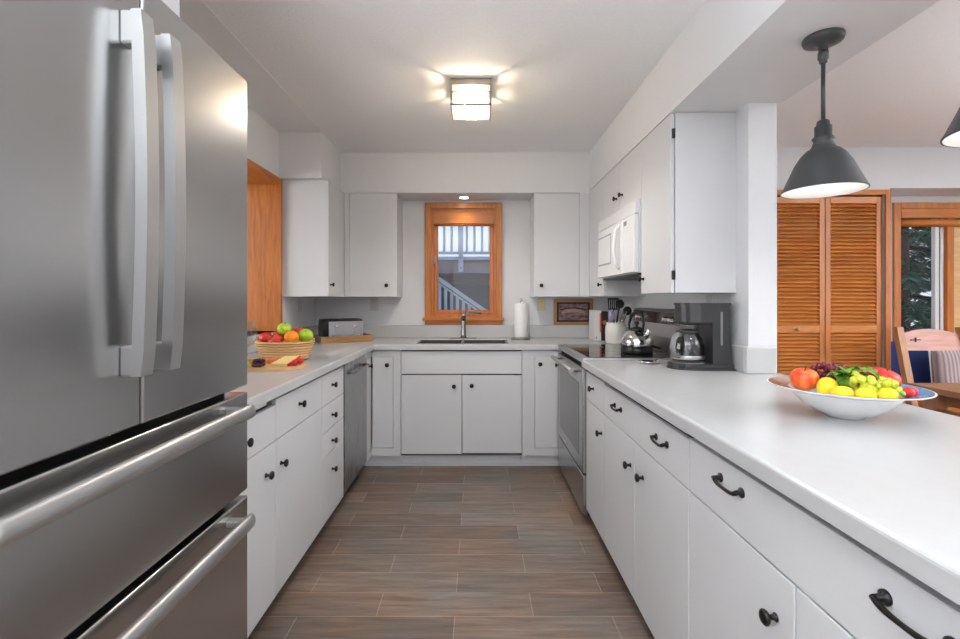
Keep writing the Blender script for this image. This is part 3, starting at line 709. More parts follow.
vhandle(dl, .786, .816); vhandle(dr, .861, .891)
def hhandle(par, zt):
    q = MB(); ya, yb = .52, 1.155; zc = zt-.018
    q.tube([(FX+.043, ya, zc), (FX+.043, ya+.02, zc), (FX+.043, yb-.02, zc), (FX+.043, yb, zc)], [.011, .0125, .0125, .011], 20, ry=.0175)
    for y in (ya+.01, yb-.035): q.box(FX-.001, FX+.035, y, y+.025, zc-.004, zc+.012, .002)
    q.build('handle', M['handle'], par)
hhandle(w1, .992); hhandle(w2, .728)
q = MB(); q.box(-1.3, FX-.08, .5, 1.18, 0, .03); q.build('base', M['black'], t)

# ------------------------------------------------------------------ range
t = thing('range', 'stainless electric range with black glass cooktop and rear control panel', 'stove', (.9, 3.05, 0))
ya, yb = 2.640, 3.454
boxobj('body', M['cgray'], t, XR+.04, 1.195, ya, yb, .04, .905)
boxobj('vent_strip', M['gasket'], t, XR+.012, XR+.04, ya+.004, yb-.004, .868, .888)
q = MB(); q.box(XR-.015, 1.13, ya-.002, yb+.002, .889, .921, .006, 2); q.build('top_frame', M['handle'], t)
boxobj('cooktop', M['glassblack'], t, XR+.02, 1.115, ya+.018, yb-.018, .920, .9235)
for (x, y, r) in ((.78, 2.87, .10), (.78, 3.24, .075), (1.0, 2.87, .075), (1.0, 3.24, .10)):
    q = MB(); q.lathe([(r, 0), (r, .0004), (r-.003, .0004), (r-.003, 0)], (x, y, .9236), (0, 0, 1), 40, cap=False); q.build('burner_ring', M['cgray'], t)
boxobj('oven_door_side', M['gasket'], t, XR+.012, XR+.04, ya+.004, yb-.004, .05, .868)
d = boxobj('oven_door', M['steel'], t, XR-.018, XR+.012, ya+.003, yb-.003, .284, .862, bev=.004, seg=2)
boxobj('window', M['oven_glass'], d, XR-.0195, XR-.017, ya+.10, yb-.09, .36, .77)
q = MB(); q.cyl((.540, 2.74, .836), (.540, 3.40, .836), .0125, seg=18)
for y in (2.78, 3.36): q.tube([(XR-.017, y, .832), (.545, y, .836)], .010, 10)
q.build('handle', M['handle'], d)
q = MB(); q.box(XR-.020, XR-.018, 3.10, 3.20, .305, .322, .0005); q.build('badge', M['chrome'], d)
boxobj('drawer', M['steel'], t, XR-.016, XR+.012, ya+.003, yb-.003, .055, .272, bev=.004, seg=2)
q = MB(); q.prism([(1.135, ya, .921), (1.20, ya, .921), (1.20, ya, 1.185), (1.150, ya, 1.185), (1.130, ya, 1.17), (1.118, ya, 1.02)], (0, yb-ya, 0)); g = q.build('control_panel', M['handle'], t)
q = MB(); q.prism([(1.1225, ya+.012, 1.075), (1.124, ya+.012, 1.075), (1.132, ya+.012, 1.168), (1.1295, ya+.012, 1.168)], (0, yb-ya-.024, 0)); q.build('control_glass', M['glassblack'], g)
for y in (2.765, 2.85, 3.25, 3.335):
    q = MB(); q.lathe([(.021, 0), (.021, .004), (.017, .006), (.015, .024), (.008, .026)], (1.127, y, 1.122), (-1, 0, .08), 18); q.build('knob', M['chrome'], g)
boxobj('base', M['black'], t, XR+.05, 1.19, ya+.01, yb-.01, 0, .04)

# ------------------------------------------------------------------ microwave
t = thing('microwave', 'white over-the-range microwave with a curved handle', 'microwave', (1.04, 3.05, 1.39))
ya, yb = 2.662, 3.442
q = MB(); q.box(.90, WR-.002, ya, yb, 1.392, 1.797, .003); q.build('case', M['white'], t)
boxobj('underside', M['black'], t, .905, 1.19, ya+.01, yb-.01, 1.380, 1.392)
d = boxobj('door', M['white'], t, .872, .8995, 2.875, yb, 1.396, 1.72, bev=.005, seg=2)
q = MB(); q.box(.870, .8725, 3.11, 3.425, 1.475, 1.675, .001); wdw = q.build('window_frame', M['whitegrey'], d)
boxobj('window', M['white'], wdw, .8692, .8705, 3.122, 3.413, 1.487, 1.663)
q = MB(); q.tube([(.8725, 2.93, 1.43), (.850, 2.93, 1.45), (.838, 2.93, 1.52), (.836, 2.93, 1.56), (.838, 2.93, 1.60), (.850, 2.93, 1.67), (.8725, 2.93, 1.70)], .010, 12); q.build('handle', M['white'], d)
p = boxobj('control_panel', M['white'], t, .872, .8995, ya, 2.871, 1.396, 1.72, bev=.005, seg=2)
boxobj('display', M['cgray'], p, .8705, .8722, 2.79, 2.84, 1.675, 1.70)
for k in range(4):
    for j in range(3): boxobj('button', M['white'], p, .8710, .8722, 2.70+j*.05, 2.735+j*.05, 1.45+k*.045, 1.475+k*.045)
q = MB(); q.box(.878, .8995, ya, yb, 1.724, 1.795, .003)
for k in range(5): q.box(.8765, .878, ya+.05, yb-.05, 1.735+k*.012, 1.739+k*.012)
q.build('vent', M['white'], t)

# ------------------------------------------------------------------ ceiling light, recessed light, pendants
t = thing('ceiling_light', 'square nickel-framed frosted glass ceiling light, glowing', 'ceiling light', (-.03, 2.68, 2.28))
cx, cy, hw = -.03, 2.68, .11
boxobj('canopy', M['nickel'], t, cx-hw, cx+hw, cy-hw, cy+hw, 2.395, CEIL-.0, bev=.003)
for dx, dy in ((0, -1), (0, 1), (-1, 0), (1, 0)):
    g_ = hw-.014
    if dy: boxobj('side_glass', M['diff'], t, cx-g_, cx+g_, cy+dy*g_-.0015, cy+dy*g_+.0015, 2.293, 2.3945)
    else: boxobj('side_glass', M['diff'], t, cx+dx*g_-.0015, cx+dx*g_+.0015, cy-g_+.002, cy+g_-.002, 2.293, 2.3945)
for s_ in (-1, 1):
    q = MB(); q.lathe([(.010, 0), (.012, .015), (.02, .03), (.02, .045), (.008, .06)], (cx+s_*.045, cy, 2.393), (0, 0, -1), 16); q.build('bulb', M['bulb'], t)
q = MB()
for sx_ in (-1, 1):
    for sy_ in (-1, 1): q.box(cx+sx_*(hw-.004)-.004, cx+sx_*(hw-.004)+.004, cy+sy_*(hw-.004)-.004, cy+sy_*(hw-.004)+.004, 2.285, 2.395)
for z, th in ((2.285, .008), (2.352, .006)):
    q.box(cx-hw, cx+hw, cy-hw, cy-hw+.006, z, z+th); q.box(cx-hw, cx+hw, cy+hw-.006, cy+hw, z, z+th); q.box(cx-hw, cx-hw+.006, cy-hw, cy+hw, z, z+th); q.box(cx+hw-.006, cx+hw, cy-hw, cy+hw, z, z+th)
q.build('frame', M['nickel'], t)
boxobj('bottom_glass', M['diff'], t, cx-hw+.006, cx+hw-.006, cy-hw+.006, cy+hw-.006, 2.286, 2.291)
q = MB(); q.lathe([(.006, 0), (.009, .004), (.005, .010)], (cx, cy, 2.286), (0, 0, -1), 12); q.build('finial', M['nickel'], t)
def lamp(name, loc, energy, size, color, parent=None, kind='POINT'):
    l = bpy.data.lights.new(name, kind); l.energy = energy; l.color = color; l.shadow_soft_size = size
    o = bpy.data.objects.new(name, l); COL.objects.link(o); o.location = loc
    return o
lamp('ceiling_light_bulb', (cx, cy, 2.315), 11, .02, (1, .955, .90))
t = thing('downlight', 'small round recessed light in the soffit above the window', 'recessed light', (-.105, 4.03, 2.10))
q = MB(); q.lathe([(.048, 0), (.05, .003), (.048, .006), (.036, .006), (.036, .002)], (-.105, 4.03, 2.105), (0, 0, -1), 28); q.build('trim_ring', M['white'], t)
q = MB(); q.lathe([(.035, 0), (.035, .001)], (-.105, 4.03, 2.098), (0, 0, -1), 24); q.build('lens', M['downlight'], t)
sp_ = lamp('downlight_bulb', (-.105, 4.03, 2.085), 3.2, .03, (1, .88, .7), kind='SPOT'); sp_.data.spot_size = math.radians(120); sp_.data.spot_blend = .6

dn = lamp('ceiling_light_downward', (cx, cy, 2.270), 19, .02, (1, .965, .93), kind='SPOT'); dn.data.spot_size = math.radians(150); dn.data.spot_blend = .5
def pendant(x, y, label):
    t = thing('pendant_lamp', label, 'pendant lamp', (x, y, 1.605), 'pendants over the peninsula')
    q = MB(); q.lathe([(.058, 0), (.061, .006), (.057, .018), (.03, .026), (.014, .03), (.014, .045)], (x, y, 2.12), (0, 0, -1), 28); q.build('canopy', M['shade'], t)
    q = MB(); q.lathe([(.010, 0), (.016, .008), (.016, .03), (.012, .034), (.012, .042), (.0075, .046)], (x, y, 2.076), (0, 0, -1), 18); q.cyl((x, y, 2.04), (x, y, 1.835), .0065, seg=12); q.build('rod', M['shade'], t)
    q = MB(); q.lathe([(.012, 0), (.018, .004), (.020, .02), (.025, .022), (.025, .055), (.032, .060), (.032, .066), (.027, .070), (.034, .09), (.042, .10)], (x, y, 1.842), (0, 0, -1), 24); q.build('socket', M['shade'], t)
    prof = [(.040, 0), (.048, .004), (.064, .020), (.082, .05), (.099, .09), (.116, .128), (.1215, .137)]
    q = MB(); q.mi = 0; q.lathe(prof, (x, y, 1.745), (0, 0, -1), 48, cap=False)
    q.lathe([(.1215, .137), (.122, .141), (.1185, .141)], (x, y, 1.745), (0, 0, -1), 48, cap=False)
    q.mi = 1; q.lathe([(r-.003, h+.003) for r, h in prof[:-1]]+[(.1185, .141)], (x, y, 1.745), (0, 0, -1), 48, cap=False)
    # keep both shells; normals recalculated per island
    q.build('lamp_shade', [M['shade'], M['shadein']], t)
    q = MB(); q.lathe([(.012, 0), (.014, .012), (.024, .032), (.027, .046), (.020, .062), (.006, .069)], (x, y, 1.748), (0, 0, -1), 20); q.build('bulb', M['bulb'], t)
    lamp('pendant_bulb', (x, y, 1.668), 1.5, .035, (1, .97, .94))
pendant(1.16, 1.606, 'grey metal cone pendant hanging fully in view over the peninsula')
pendant(1.16, 1.026, 'grey metal cone pendant cut off by the right edge of the photo')

# ------------------------------------------------------------------ outlets, picture
def outlet(name, label, p, n, m):
    """wall plate with two sockets, p = centre on the wall"""
    p = Vector(p); n = Vector(n); u = Vector((-n.y, n.x, 0))
    def bx(q, c, hu, hz, d0, d1, bev=0):
        a = c-u*hu+n*d0; b = c+u*hu+n*d1; q.box(a.x, b.x, a.y, b.y, c.z-hz, c.z+hz, bev)
    q = MB(); bx(q, p, .035, .058, 0, .005, .0015); o = q.build(name, m); tag(o, label, 'outlet')
    for dz in (-.022, .022):
        q = MB(); bx(q, p+Vector((0, 0, dz)), .015, .016, .005, .0065); s_ = q.build('socket', M['plate'] if m is not M['ivory'] else M['cheese'], o)
        q = MB(); bx(q, p+Vector((0, 0, dz))+u*.006, .001, .005, .0065, .007); bx(q, p+Vector((0, 0, dz))-u*.006, .001, .005, .0065, .007); q.build('slot', M['slotm'], s_)
outlet('wall_outlet', 'grey wall outlet behind the toaster, left of the window', (-.888, WB, 1.205), (0, -1, 0), M['plate'])
outlet('wall_outlet', 'ivory wall outlet between the paper towels and the framed picture', (.565, WB, 1.205), (0, -1, 0), M['ivory'])
outlet('wall_outlet', 'grey wall outlet on the side wall left of the toaster', (WL, 3.80, 1.20), (1, 0, 0), M['plate'])
outlet('wall_outlet', 'small outlet on the side wall above the coffee maker', (WR, 2.50, 1.21), (-1, 0, 0), M['plate'])
t = thing('framed_picture', 'small wood-framed picture leaning on the wall above the backsplash', 'picture', (.838, 4.155, 1.0225))
x0, x1, z0, z1 = .668, 1.009, 1.0235, 1.248; ya, yb = WB-.02, WB-.002
q = MB(); fw = .027
q.box(x0, x1, ya, yb, z0, z0+fw, .003); q.box(x0, x1, ya, yb, z1-fw, z1, .003); q.box(x0, x0+fw, ya, yb, z0+fw, z1-fw, .003); q.box(x1-fw, x1, ya, yb, z0+fw, z1-fw, .003); q.build('frame', grain('frame_wood', (.38, .19, .08), (.55, .30, .14), 'X'), t)
boxobj('mat', plain('dark_plum', (.045, .02, .03), .6), t, x0+fw, x1-fw, ya+.008, yb, z0+fw, z1-fw)
art, at, ab = newmat('soft_abstract')
c_ = at.nodes.new('ShaderNodeTexCoord'); mp_ = at.nodes.new('ShaderNodeMapping'); mp_.inputs['Scale'].default_value = (14, 1, 30)
n_ = at.nodes.new('ShaderNodeTexNoise'); n_.inputs['Scale'].default_value = 1.6; n_.inputs['Detail'].default_value = 5
r_ = at.nodes.new('ShaderNodeValToRGB'); r_.color_ramp.elements[0].position = .35; r_.color_ramp.elements[0].color = (.10, .05, .06, 1); r_.color_ramp.elements[1].position = .65; r_.color_ramp.elements[1].color = (.36, .22, .21, 1)
at.links.new(c_.outputs['Object'], mp_.inputs[0]); at.links.new(mp_.outputs[0], n_.inputs[0]); at.links.new(n_.outputs[0], r_.inputs[0]); at.links.new(r_.outputs[0], ab.inputs['Base Color'])
g = boxobj('print', art, t, x0+.045, x1-.045, ya+.006, ya+.008, z0+.042, z1-.042)
q = MB(); xm = (x0+x1)/2; zm = (z0+z1)/2
top = [(xm-.10+.20*k/12, ya+.0045, zm+.005+.022*math.sin(PI*k/12)) for k in range(13)]; bot = [(x, y, z-.030+.01*abs(k-6)/6) for k, (x, y, z) in enumerate(top)]
q.prism(top+list(reversed(bot)), (0, .0014, 0)); q.build('pale_arc', plain('pale_tan', (.48, .30, .22), .7), g)
q = MB(); top = [(xm-.115+.23*k/12, ya+.0045, zm+.022+.018*math.sin(PI*k/12)) for k in range(13)]; bot = [(x, y, z-.008) for x, y, z in top]
q.prism(top+list(reversed(bot)), (0, .0014, 0)); q.build('dark_arc', M['black'], g)

# ------------------------------------------------------------------ paper towels
t = thing('paper_towel_holder', 'chrome paper towel holder right of the sink', 'paper towel holder', (.355, 3.99, ZS))
q = MB(); q.lathe([(.080, 0), (.082, .006), (.078, .014), (.02, .016)], (.37, 3.99, ZS), (0, 0, 1), 32); q.build('base', M['nickel'], t)
q = MB(); q.cyl((.37, 3.99, ZS+.01), (.37, 3.99, 1.235), .006, seg=12); q.ball((.37, 3.99, 1.243), .012, seg=12); q.tube([(.437, 3.99, ZS+.012), (.437, 3.99, 1.10), (.432, 3.99, 1.21), (.40, 3.99, 1.235), (.372, 3.99, 1.235)], .003, 8); q.build('rod', M['chrome'], t)
q = MB(); pr = [(.02, 0), (.055, 0), (.055, .28), (.02, .28)]
q.lathe([(.0205, 0), (.0535, 0), (.055, .002), (.055, .278), (.0535, .28), (.0205, .28), (.0205, 0)], (.37, 3.99, ZS+.017), (0, 0, 1), 32, cap=False)
tag(q.build('paper_towel_roll', M['paper']), 'white roll of paper towels on the chrome holder', 'paper towels')

# ------------------------------------------------------------------ books and utensil crock
def book(label, x0, x1, y0, y1, z1, cover, page, extra=None):
    t = thing('book', label, 'book', ((x0+x1)/2, (y0+y1)/2, ZS))
    q = MB(); q.box(x0, x0+.003, y0, y1, ZS, z1, .0008); q.box(x1-.003, x1, y0, y1, ZS, z1, .0008); q.box(x0+.003, x1-.003, y0, y0+.004, ZS, z1, .0008); q.build('cover', cover, t)
    boxobj('pages', page, t, x0+.003, x1-.003, y0+.004, y1-.005, ZS+.004, z1-.004)
    if extra: extra(t)
bw = plain('book_white', (.74, .72, .70), .5); brd = plain('book_red', (.70, .16, .10), .5); bdk = plain('book_dark', (.03, .022, .025), .45); pg = plain('book_pages', (.75, .70, .60), .8)
def e1(t):
    boxobj('spine_mark', brd, t, .988, .9985, 3.8488, 3.8498, .98, 1.135); boxobj('spine_mark', plain('mark_blue', (.2, .2, .35), .5), t, .957, .965, 3.8488, 3.8498, .93, .945)
book('white upright book with a red spine stripe right of the framed picture', .945, 1.0, 3.85, 4.03, 1.158, bw, pg, e1)
def e2(t):
    q = MB(); q.lathe([(.018, 0), (.018, .001)], (1.028, 3.8498, 1.06), (0, -1, 0), 20); q.build('cover_picture', plain('cover_tan', (.40, .17, .07), .5), t)
book('dark upright book with an orange-brown disc on its spine', 1.002, 1.055, 3.85, 4.02, 1.148, bdk, pg, e2)
t = thing('utensil_crock', 'cream stoneware crock at the far end of the cooktop', 'crock', (1.045, 3.60, ZS))
q = MB(); q.lathe([(.066, 0), (.073, .006), (.077, .03), (.077, .115), (.073, .135), (.066, .145), (.070, .152), (.070, .158), (.064, .158), (.062, .14), (.068, .11), (.068, .02), (.01, .012)], (1.045, 3.60, ZS), (0, 0, 1), 36); q.build('pot', M['crock'], t)
q = MB()
for k in range(3): q.lathe([(.0785-.004*(k == 2), 0), (.0795-.004*(k == 2), .003), (.0785-.004*(k == 2), .006)], (1.045, 3.60, ZS+.035+k*.045), (0, 0, 1), 36, cap=False)
q.build('band', M['crock'], t)
def utensil(name, label, base, top, handle_m, build, cat='utensil'):
    base, top = Vector(base), Vector(top)
    q = MB(); q.tube([base, base.lerp(top, .5), top], [.005, .006, .0055], 10); h = q.build(name, handle_m); tag(h, label, cat, 'utensils in the crock')
    build(h, top, (top-base).normalized()); return h
def turner(h, top, d):
    q = MB(); a = Vector((1, 0, 0)); n_ = Vector((0, 1, 0))
    for k in range(6):
        c = top+a*(-.036+k*.0144); p = [c-a*.0045-n_*.002, c+a*.0045-n_*.002, c+a*.0045+n_*.002, c-a*.0045+n_*.002]
        q.prism(p, d*.085)
    for z in (0, .078):
        c = top+d*z; q.prism([c-a*.041-n_*.0025, c+a*.041-n_*.0025, c+a*.041+n_*.0025, c-a*.041+n_*.0025], d*.012)
    q.build('blade', M['black'], h)
def ladle(h, top, d):
    q = MB(); q.ball(top+d*.02, .034, (1, .45, 1)); q.build('head', M['black'], h)
def flat(h, top, d):
    q = MB(); q.ball(top-d*.03, .030, (.8, .3, 1.5)); q.build('head', plain('lilac_silicone', (.30, .28, .42), .5), h)
def tip(h, top, d):
    q = MB(); q.ball(top, .009, (1, 1, 1)); q.build('end_cap', M['black'], h)
utensil('slotted_turner', 'black slotted turner, tallest thing in the crock', (1.04, 3.615, .94), (1.035, 3.625, 1.165), M['black'], turner)
utensil('spoonula', 'pale lilac utensil at the front of the crock', (1.01, 3.585, .94), (1.005, 3.565, 1.155), M['cgray'], flat)
utensil('ladle', 'black ladle to the right of the slotted turner', (1.04, 3.64, .94), (1.09, 3.66, 1.19), M['black'], ladle)
utensil('serving_spoon', 'black spoon leaning right behind the steel handles in the crock', (1.05, 3.61, .94), (1.125, 3.60, 1.14), M['black'], ladle)
utensil('steel_tongs', 'steel handled utensil leaning far right out of the crock', (1.035, 3.585, .94), (1.120, 3.570, 1.165), M['chrome'], tip)
utensil('steel_spoon', 'steel handle just left of the other leaning steel handle', (1.015, 3.59, .94), (1.105, 3.59, 1.165), M['chrome'], tip)

# ------------------------------------------------------------------ kettle
kx, ky, kz = .955, 2.86, .9245
t = thing('kettle', 'polished steel tea kettle with black base on the cooktop', 'kettle', (kx, ky, kz))
q = MB(); q.lathe([(.088, 0), (.092, .004), (.092, .03), (.088, .036)], (kx, ky, kz), (0, 0, 1), 36); q.build('base_band', M['black'], t)
q = MB(); q.lathe([(.090, .036), (.095, .045), (.094, .075), (.084, .10), (.064, .122), (.045, .132), (.042, .136)], (kx, ky, kz), (0, 0, 1), 36); q.build('body', M['chrome'], t)
q = MB(); q.lathe([(.043, .136), (.040, .146), (.022, .154), (.007, .158), (.007, .166), (.014, .172), (.014, .184), (.004, .19)], (kx, ky, kz), (0, 0, 1), 24); q.build('lid', M['black'], t)
q = MB(); q.tube([(kx+.025, ky-.055, kz+.085), (kx+.036, ky-.078, kz+.12), (kx+.042, ky-.092, kz+.15)], [.022, .015, .012], 14); q.build('spout', M['chrome'], t)
q = MB(); q.tube([(kx-.02, ky+.066, kz+.10), (kx-.022, ky+.075, kz+.17), (kx-.015, ky+.05, kz+.225), (kx, ky, kz+.245), (kx+.015, ky-.045, kz+.225), (kx+.020, ky-.06, kz+.18), (kx+.016, ky-.052, kz+.118)], [.006, .007, .011, .012, .011, .007, .006], 12); q.build('handle', M['black'], t)

# ------------------------------------------------------------------ coffee maker
t = thing('coffee_maker', 'charcoal drip coffee maker on the worktop beside the range', 'coffee maker', (1.04, 2.30, ZS))
def rr(x0, x1, y0, y1, rl, n=10):
    """outline rounded at the low-x end"""
    pts = [(x1, y0), (x1, y1)]
    cx_ = x0+rl; cy_ = (y0+y1)/2; hy = (y1-y0)/2
    for k in range(n+1):
        a = PI/2+PI*k/n; pts.append((cx_+rl*math.cos(a), cy_+hy*math.sin(a)))
    return pts
def slab(q, pts, z0, z1): q.prism([(x, y, z0) for x, y in pts], (0, 0, z1-z0))
q = MB(); slab(q, rr(.918, 1.194, 2.205, 2.405, .11), ZS, ZS+.006); slab(q, rr(.925, 1.186, 2.212, 2.398, .11), ZS+.006, ZS+.028); q.build('base', M['cmaker'], t)
q = MB(); q.lathe([(.078, 0), (.078, .004)], (1.012, 2.305, ZS+.028), (0, 0, 1), 32); q.build('hot_plate', M['cgray'], t)
q = MB(); q.prism([(1.094, 2.222, ZS+.028), (1.186, 2.222, ZS+.028), (1.172, 2.222, 1.10), (1.172, 2.222, 1.215), (1.094, 2.222, 1.215)], (0, .166, 0)); q.build('tower', M['cmaker'], t)
q = MB(); slab(q, rr(.958, 1.0939, 2.215, 2.395, .10, 14), 1.135, 1.215); slab(q, rr(.953, 1.174, 2.212, 2.398, .10, 14), 1.215, 1.227); q.build('filter_head', M['cmaker'], t)
boxobj('spout_ring', M['black'], t, .985, 1.0938, 2.235, 2.375, 1.122, 1.1349)
q = MB(); q.box(1.130, 1.140, 2.2205, 2.222, 1.03, 1.185); q.build('water_gauge', M['cgray'], t)
c = thing('carafe', 'glass coffee carafe with grey handle on the coffee maker', 'carafe', (1.012, 2.305, ZS+.032))
q = MB(); q.lathe([(.060, 0), (.070, .006), (.076, .035), (.075, .075), (.066, .108), (.053, .128), (.050, .136), (.048, .136), (.051, .127), (.064, .106), (.073, .075), (.074, .035), (.068, .008)], (1.012, 2.305, ZS+.0335), (0, 0, 1), 36, cap=False); q.build('pot', M['carafe'], c)
q = MB(); q.lathe([(.0765, 0), (.0775, .004), (.0775, .014), (.0765, .018)], (1.012, 2.305, ZS+.046), (0, 0, 1), 36, cap=False); q.build('band', M['handle'], c)
q = MB(); q.lathe([(.052, 0), (.052, .010), (.03, .016), (.01, .018)], (1.012, 2.305, ZS+.169), (0, 0, 1), 28); q.build('lid', M['cmaker'], c)
q = MB(); hp = [(.962, 2.265, ZS+.160), (.938, 2.235, ZS+.166), (.910, 2.212, ZS+.150), (.900, 2.205, ZS+.11), (.910, 2.212, ZS+.072), (.944, 2.245, ZS+.060)]
q.tube(hp, [.009, .011, .012, .012, .011, .008], 14); q.build('handle', M['cgray'], c)
# spoon and rest
t = thing('spoon_rest', 'steel spoon rest between kettle and coffee maker', 'spoon rest', (.90, 2.52, ZS))
q = MB(); q.lathe([(.03, 0), (.042, .004), (.048, .012), (.045, .012), (.038, .006), (.005, .004)], (.88, 2.47, ZS), (0, 0, 1), 24); q.build('dish', M['chrome'], t)
q = MB(); q.tube([(.92, 2.49, ZS+.010), (.97, 2.54, ZS+.014), (1.01, 2.58, ZS+.012)], .005, 8); q.build('grip', M['chrome'], t)
t = thing('skillet', 'small dark pan at the back of the cooktop behind the kettle', 'pan', (1.03, 3.02, .9245))
q = MB(); q.lathe([(.055, 0), (.068, .03), (.070, .03), (.058, .003), (.002, .003)], (1.035, 3.06, .9246), (0, 0, 1), 28); q.build('bowl', M['black'], t)
q = MB(); q.tube([(1.045, 2.99, .95), (1.06, 2.90, .962), (1.07, 2.79, .958)], [.006, .008, .007], 10); q.build('handle', M['black'], t)

# ------------------------------------------------------------------ toaster on tray
rz = math.radians(30)
t = thing('serving_tray', 'wooden tray holding the toaster in the corner', 'tray', (-1.055, 3.80, ZS), rz=rz)
q = MB(); q.box(-.19, .19, -.13, .13, 0, .010); q.build('bottom', M['tray'], t)
q = MB(); q.box(-.20, .20, -.14, -.13, 0, .05, .002); q.box(-.20, .20, .13, .14, 0, .05, .002); q.box(-.20, -.19, -.13, .13, 0, .05, .002); q.box(.19, .20, -.13, .13, 0, .05, .002); q.build('rim', M['tray'], t)
t = thing('toaster', 'black and steel four-slice toaster standing in the wooden tray', 'toaster', (-1.075, 3.80, ZS+.0107), rz=rz)
q = MB()
def rprof(x, w, h0, h1, r=.03, n=5):
    pts = [(x, -w, h0), (x, w, h0)]
    for cx_, a0 in ((w-r, 0), (-w+r, PI/2)):
        for k in range(n+1):
            a = a0+PI/2*k/n; pts.append((x, cx_+r*math.cos(a), h1-r+r*math.sin(a)))
    return pts
q.rings([rprof(-.155, .085, .018, .15), rprof(-.150, .095, .012, .165), rprof(.150, .095, .012, .165), rprof(.155, .085, .018, .15)]); q.build('housing', M['black'], t)
q = MB(); q.box(-.115, .150, -.101, -.093, .016, .150, .003)
q.build('front_plate', M['toast'], t, label='brushed steel front')
for x in (-.06, .08):
    q = MB(); q.box(x-.002, x+.002, -.1025, -.101, .05, .125); q.box(x-.016, x+.016, -.122, -.1012, .105, .120, .003); q.build('lever', M['chrome'], t)
for x in (-.085, .12):
    q = MB(); q.lathe([(.011, 0), (.011, .012), (.005, .014)], (x, -.1012, .04), (0, -1, 0), 14); q.build('dial', M['chrome'], t)
    for y in (-.035, .035):
        xx = -.075 if x < 0 else .075
        boxobj('slot', M['gasket'], t, xx-.06, xx+.06, y-.012, y+.012, .1645, .1665)
for x in (-.12, .12):
    for y in (-.06, .06): q = MB(); q.cyl((x, y, 0), (x, y, .013), .01, seg=10); q.build('foot', M['black'], t)

# ------------------------------------------------------------------ fruit
def apple(name, label, c, r, m, tilt=(0, 0), group=None, cat='apple'):
    d = Vector((math.sin(tilt[0]), math.sin(tilt[1]), 1)).normalized(); c = Vector(c)
    q = MB(); prof = []
    n = 16
    for k in range(n+1):
        a = PI*k/n; rad = math.sin(a)*r*(1+.06*math.cos(a)*-1); z = -math.cos(a)*r*.92
        if k < 3: z += r*.16*(1-k/3)
        if k > n-4: z -= r*.22*(1-(n-k)/4)
        prof.append((max(rad, .0006), z))
    q.lathe(prof, c, d, 24); o = q.build(name, m, origin=c); tag(o, label, cat, group)
    q = MB(); q.tube([c+d*r*.66, c+d*r*.9+Vector((.002, 0, 0)), c+d*r*1.08+Vector((.005, 0, 0))], [.0012, .0012, .0018], 6); q.build('stem', M['stem'], o)
    return o
def citrus(name, label, c, r, m, sc=(1, 1, 1), rz_=0, cat='orange'):
    q = MB(); rot = Matrix.Rotation(rz_, 3, 'Z'); q.ball(c, r, sc, 24, 16, rot); o = q.build(name, m, origin=c); tag(o, label, cat)
    tipv = rot @ Vector((r*sc[0], 0, 0)) if sc[0] > 1 else Vector((0, 0, r*sc[2]))
    q = MB(); q.ball(Vector(c)+tipv*.985, r*.12, seg=8, rng=6); q.build('navel', M['stem'] if sc[0] <= 1 else m, o)
    return o
def bunch(label, pts, r, m, group, stem_to):
    c = Vector(pts[0]); t = thing('grape_bunch', label, 'grapes', c, group)
    g0 = None
    for p in pts:
        if g0 is None:
            q = MB(); q.ball(p, r, (1, 1, 1.12), 16, 10); g0 = q.build('grape', m, t, origin=p)
        else:
            g = g0.copy(); COL.objects.link(g); g.parent = t; g.location = Vector(p)-c; g.rotation_euler = (random.uniform(-.6, .6), random.uniform(-.6, .6), 0)
    q = MB(); mid = sum((Vector(p) for p in pts), Vector())/len(pts)
    q.tube([mid, (mid+Vector(stem_to))/2, stem_to], .0016, 6); q.build('stem', M['stem'], t)
    return t

# basket on the left counter
def wicker():
    m, t, b = newmat('wicker'); c = t.nodes.new('ShaderNodeTexCoord')
    w1_ = t.nodes.new('ShaderNodeTexWave'); w1_.wave_type = 'BANDS'; w1_.bands_direction = 'Z'; w1_.inputs['Scale'].default_value = 22; w1_.inputs['Distortion'].default_value = .6
    w2_ = t.nodes.new('ShaderNodeTexWave'); w2_.bands_direction = 'DIAGONAL'; w2_.inputs['Scale'].default_value = 30; w2_.inputs['Distortion'].default_value = 1.5
    mm = t.nodes.new('ShaderNodeMath'); mm.operation = 'MULTIPLY'
    r = t.nodes.new('ShaderNodeValToRGB'); r.color_ramp.elements[0].position = .03; r.color_ramp.elements[0].color = (.48, .22, .08, 1); r.color_ramp.elements[1].position = .3; r.color_ramp.elements[1].color = (.90, .58, .28, 1)
    for w_ in (w1_, w2_): t.links.new(c.outputs['Object'], w_.inputs['Vector'])
    t.links.new(w1_.outputs['Fac'], r.inputs[0]); t.links.new(r.outputs[0], b.inputs['Base Color'])
    t.links.new(w1_.outputs['Fac'], mm.inputs[0]); t.links.new(w2_.outputs['Fac'], mm.inputs[1])
    bp = t.nodes.new('ShaderNodeBump'); bp.inputs['Strength'].default_value = .8; bp.inputs['Distance'].default_value = .003; t.links.new(w1_.outputs['Fac'], bp.inputs['Height']); t.links.new(bp.outputs[0], b.inputs['Normal'])
    b.inputs['Roughness'].default_value = .6; return m
M['basket'] = wicker()
bx_, by_ = -1.045, 2.62
t = thing('basket', 'pale woven basket heaped with apples and an orange', 'basket', (bx_, by_, ZS))
q = MB()
def ell(rx, ry, z): return [(bx_+rx*math.cos(2*PI*k/40), by_+ry*math.sin(2*PI*k/40), z) for k in range(40)]
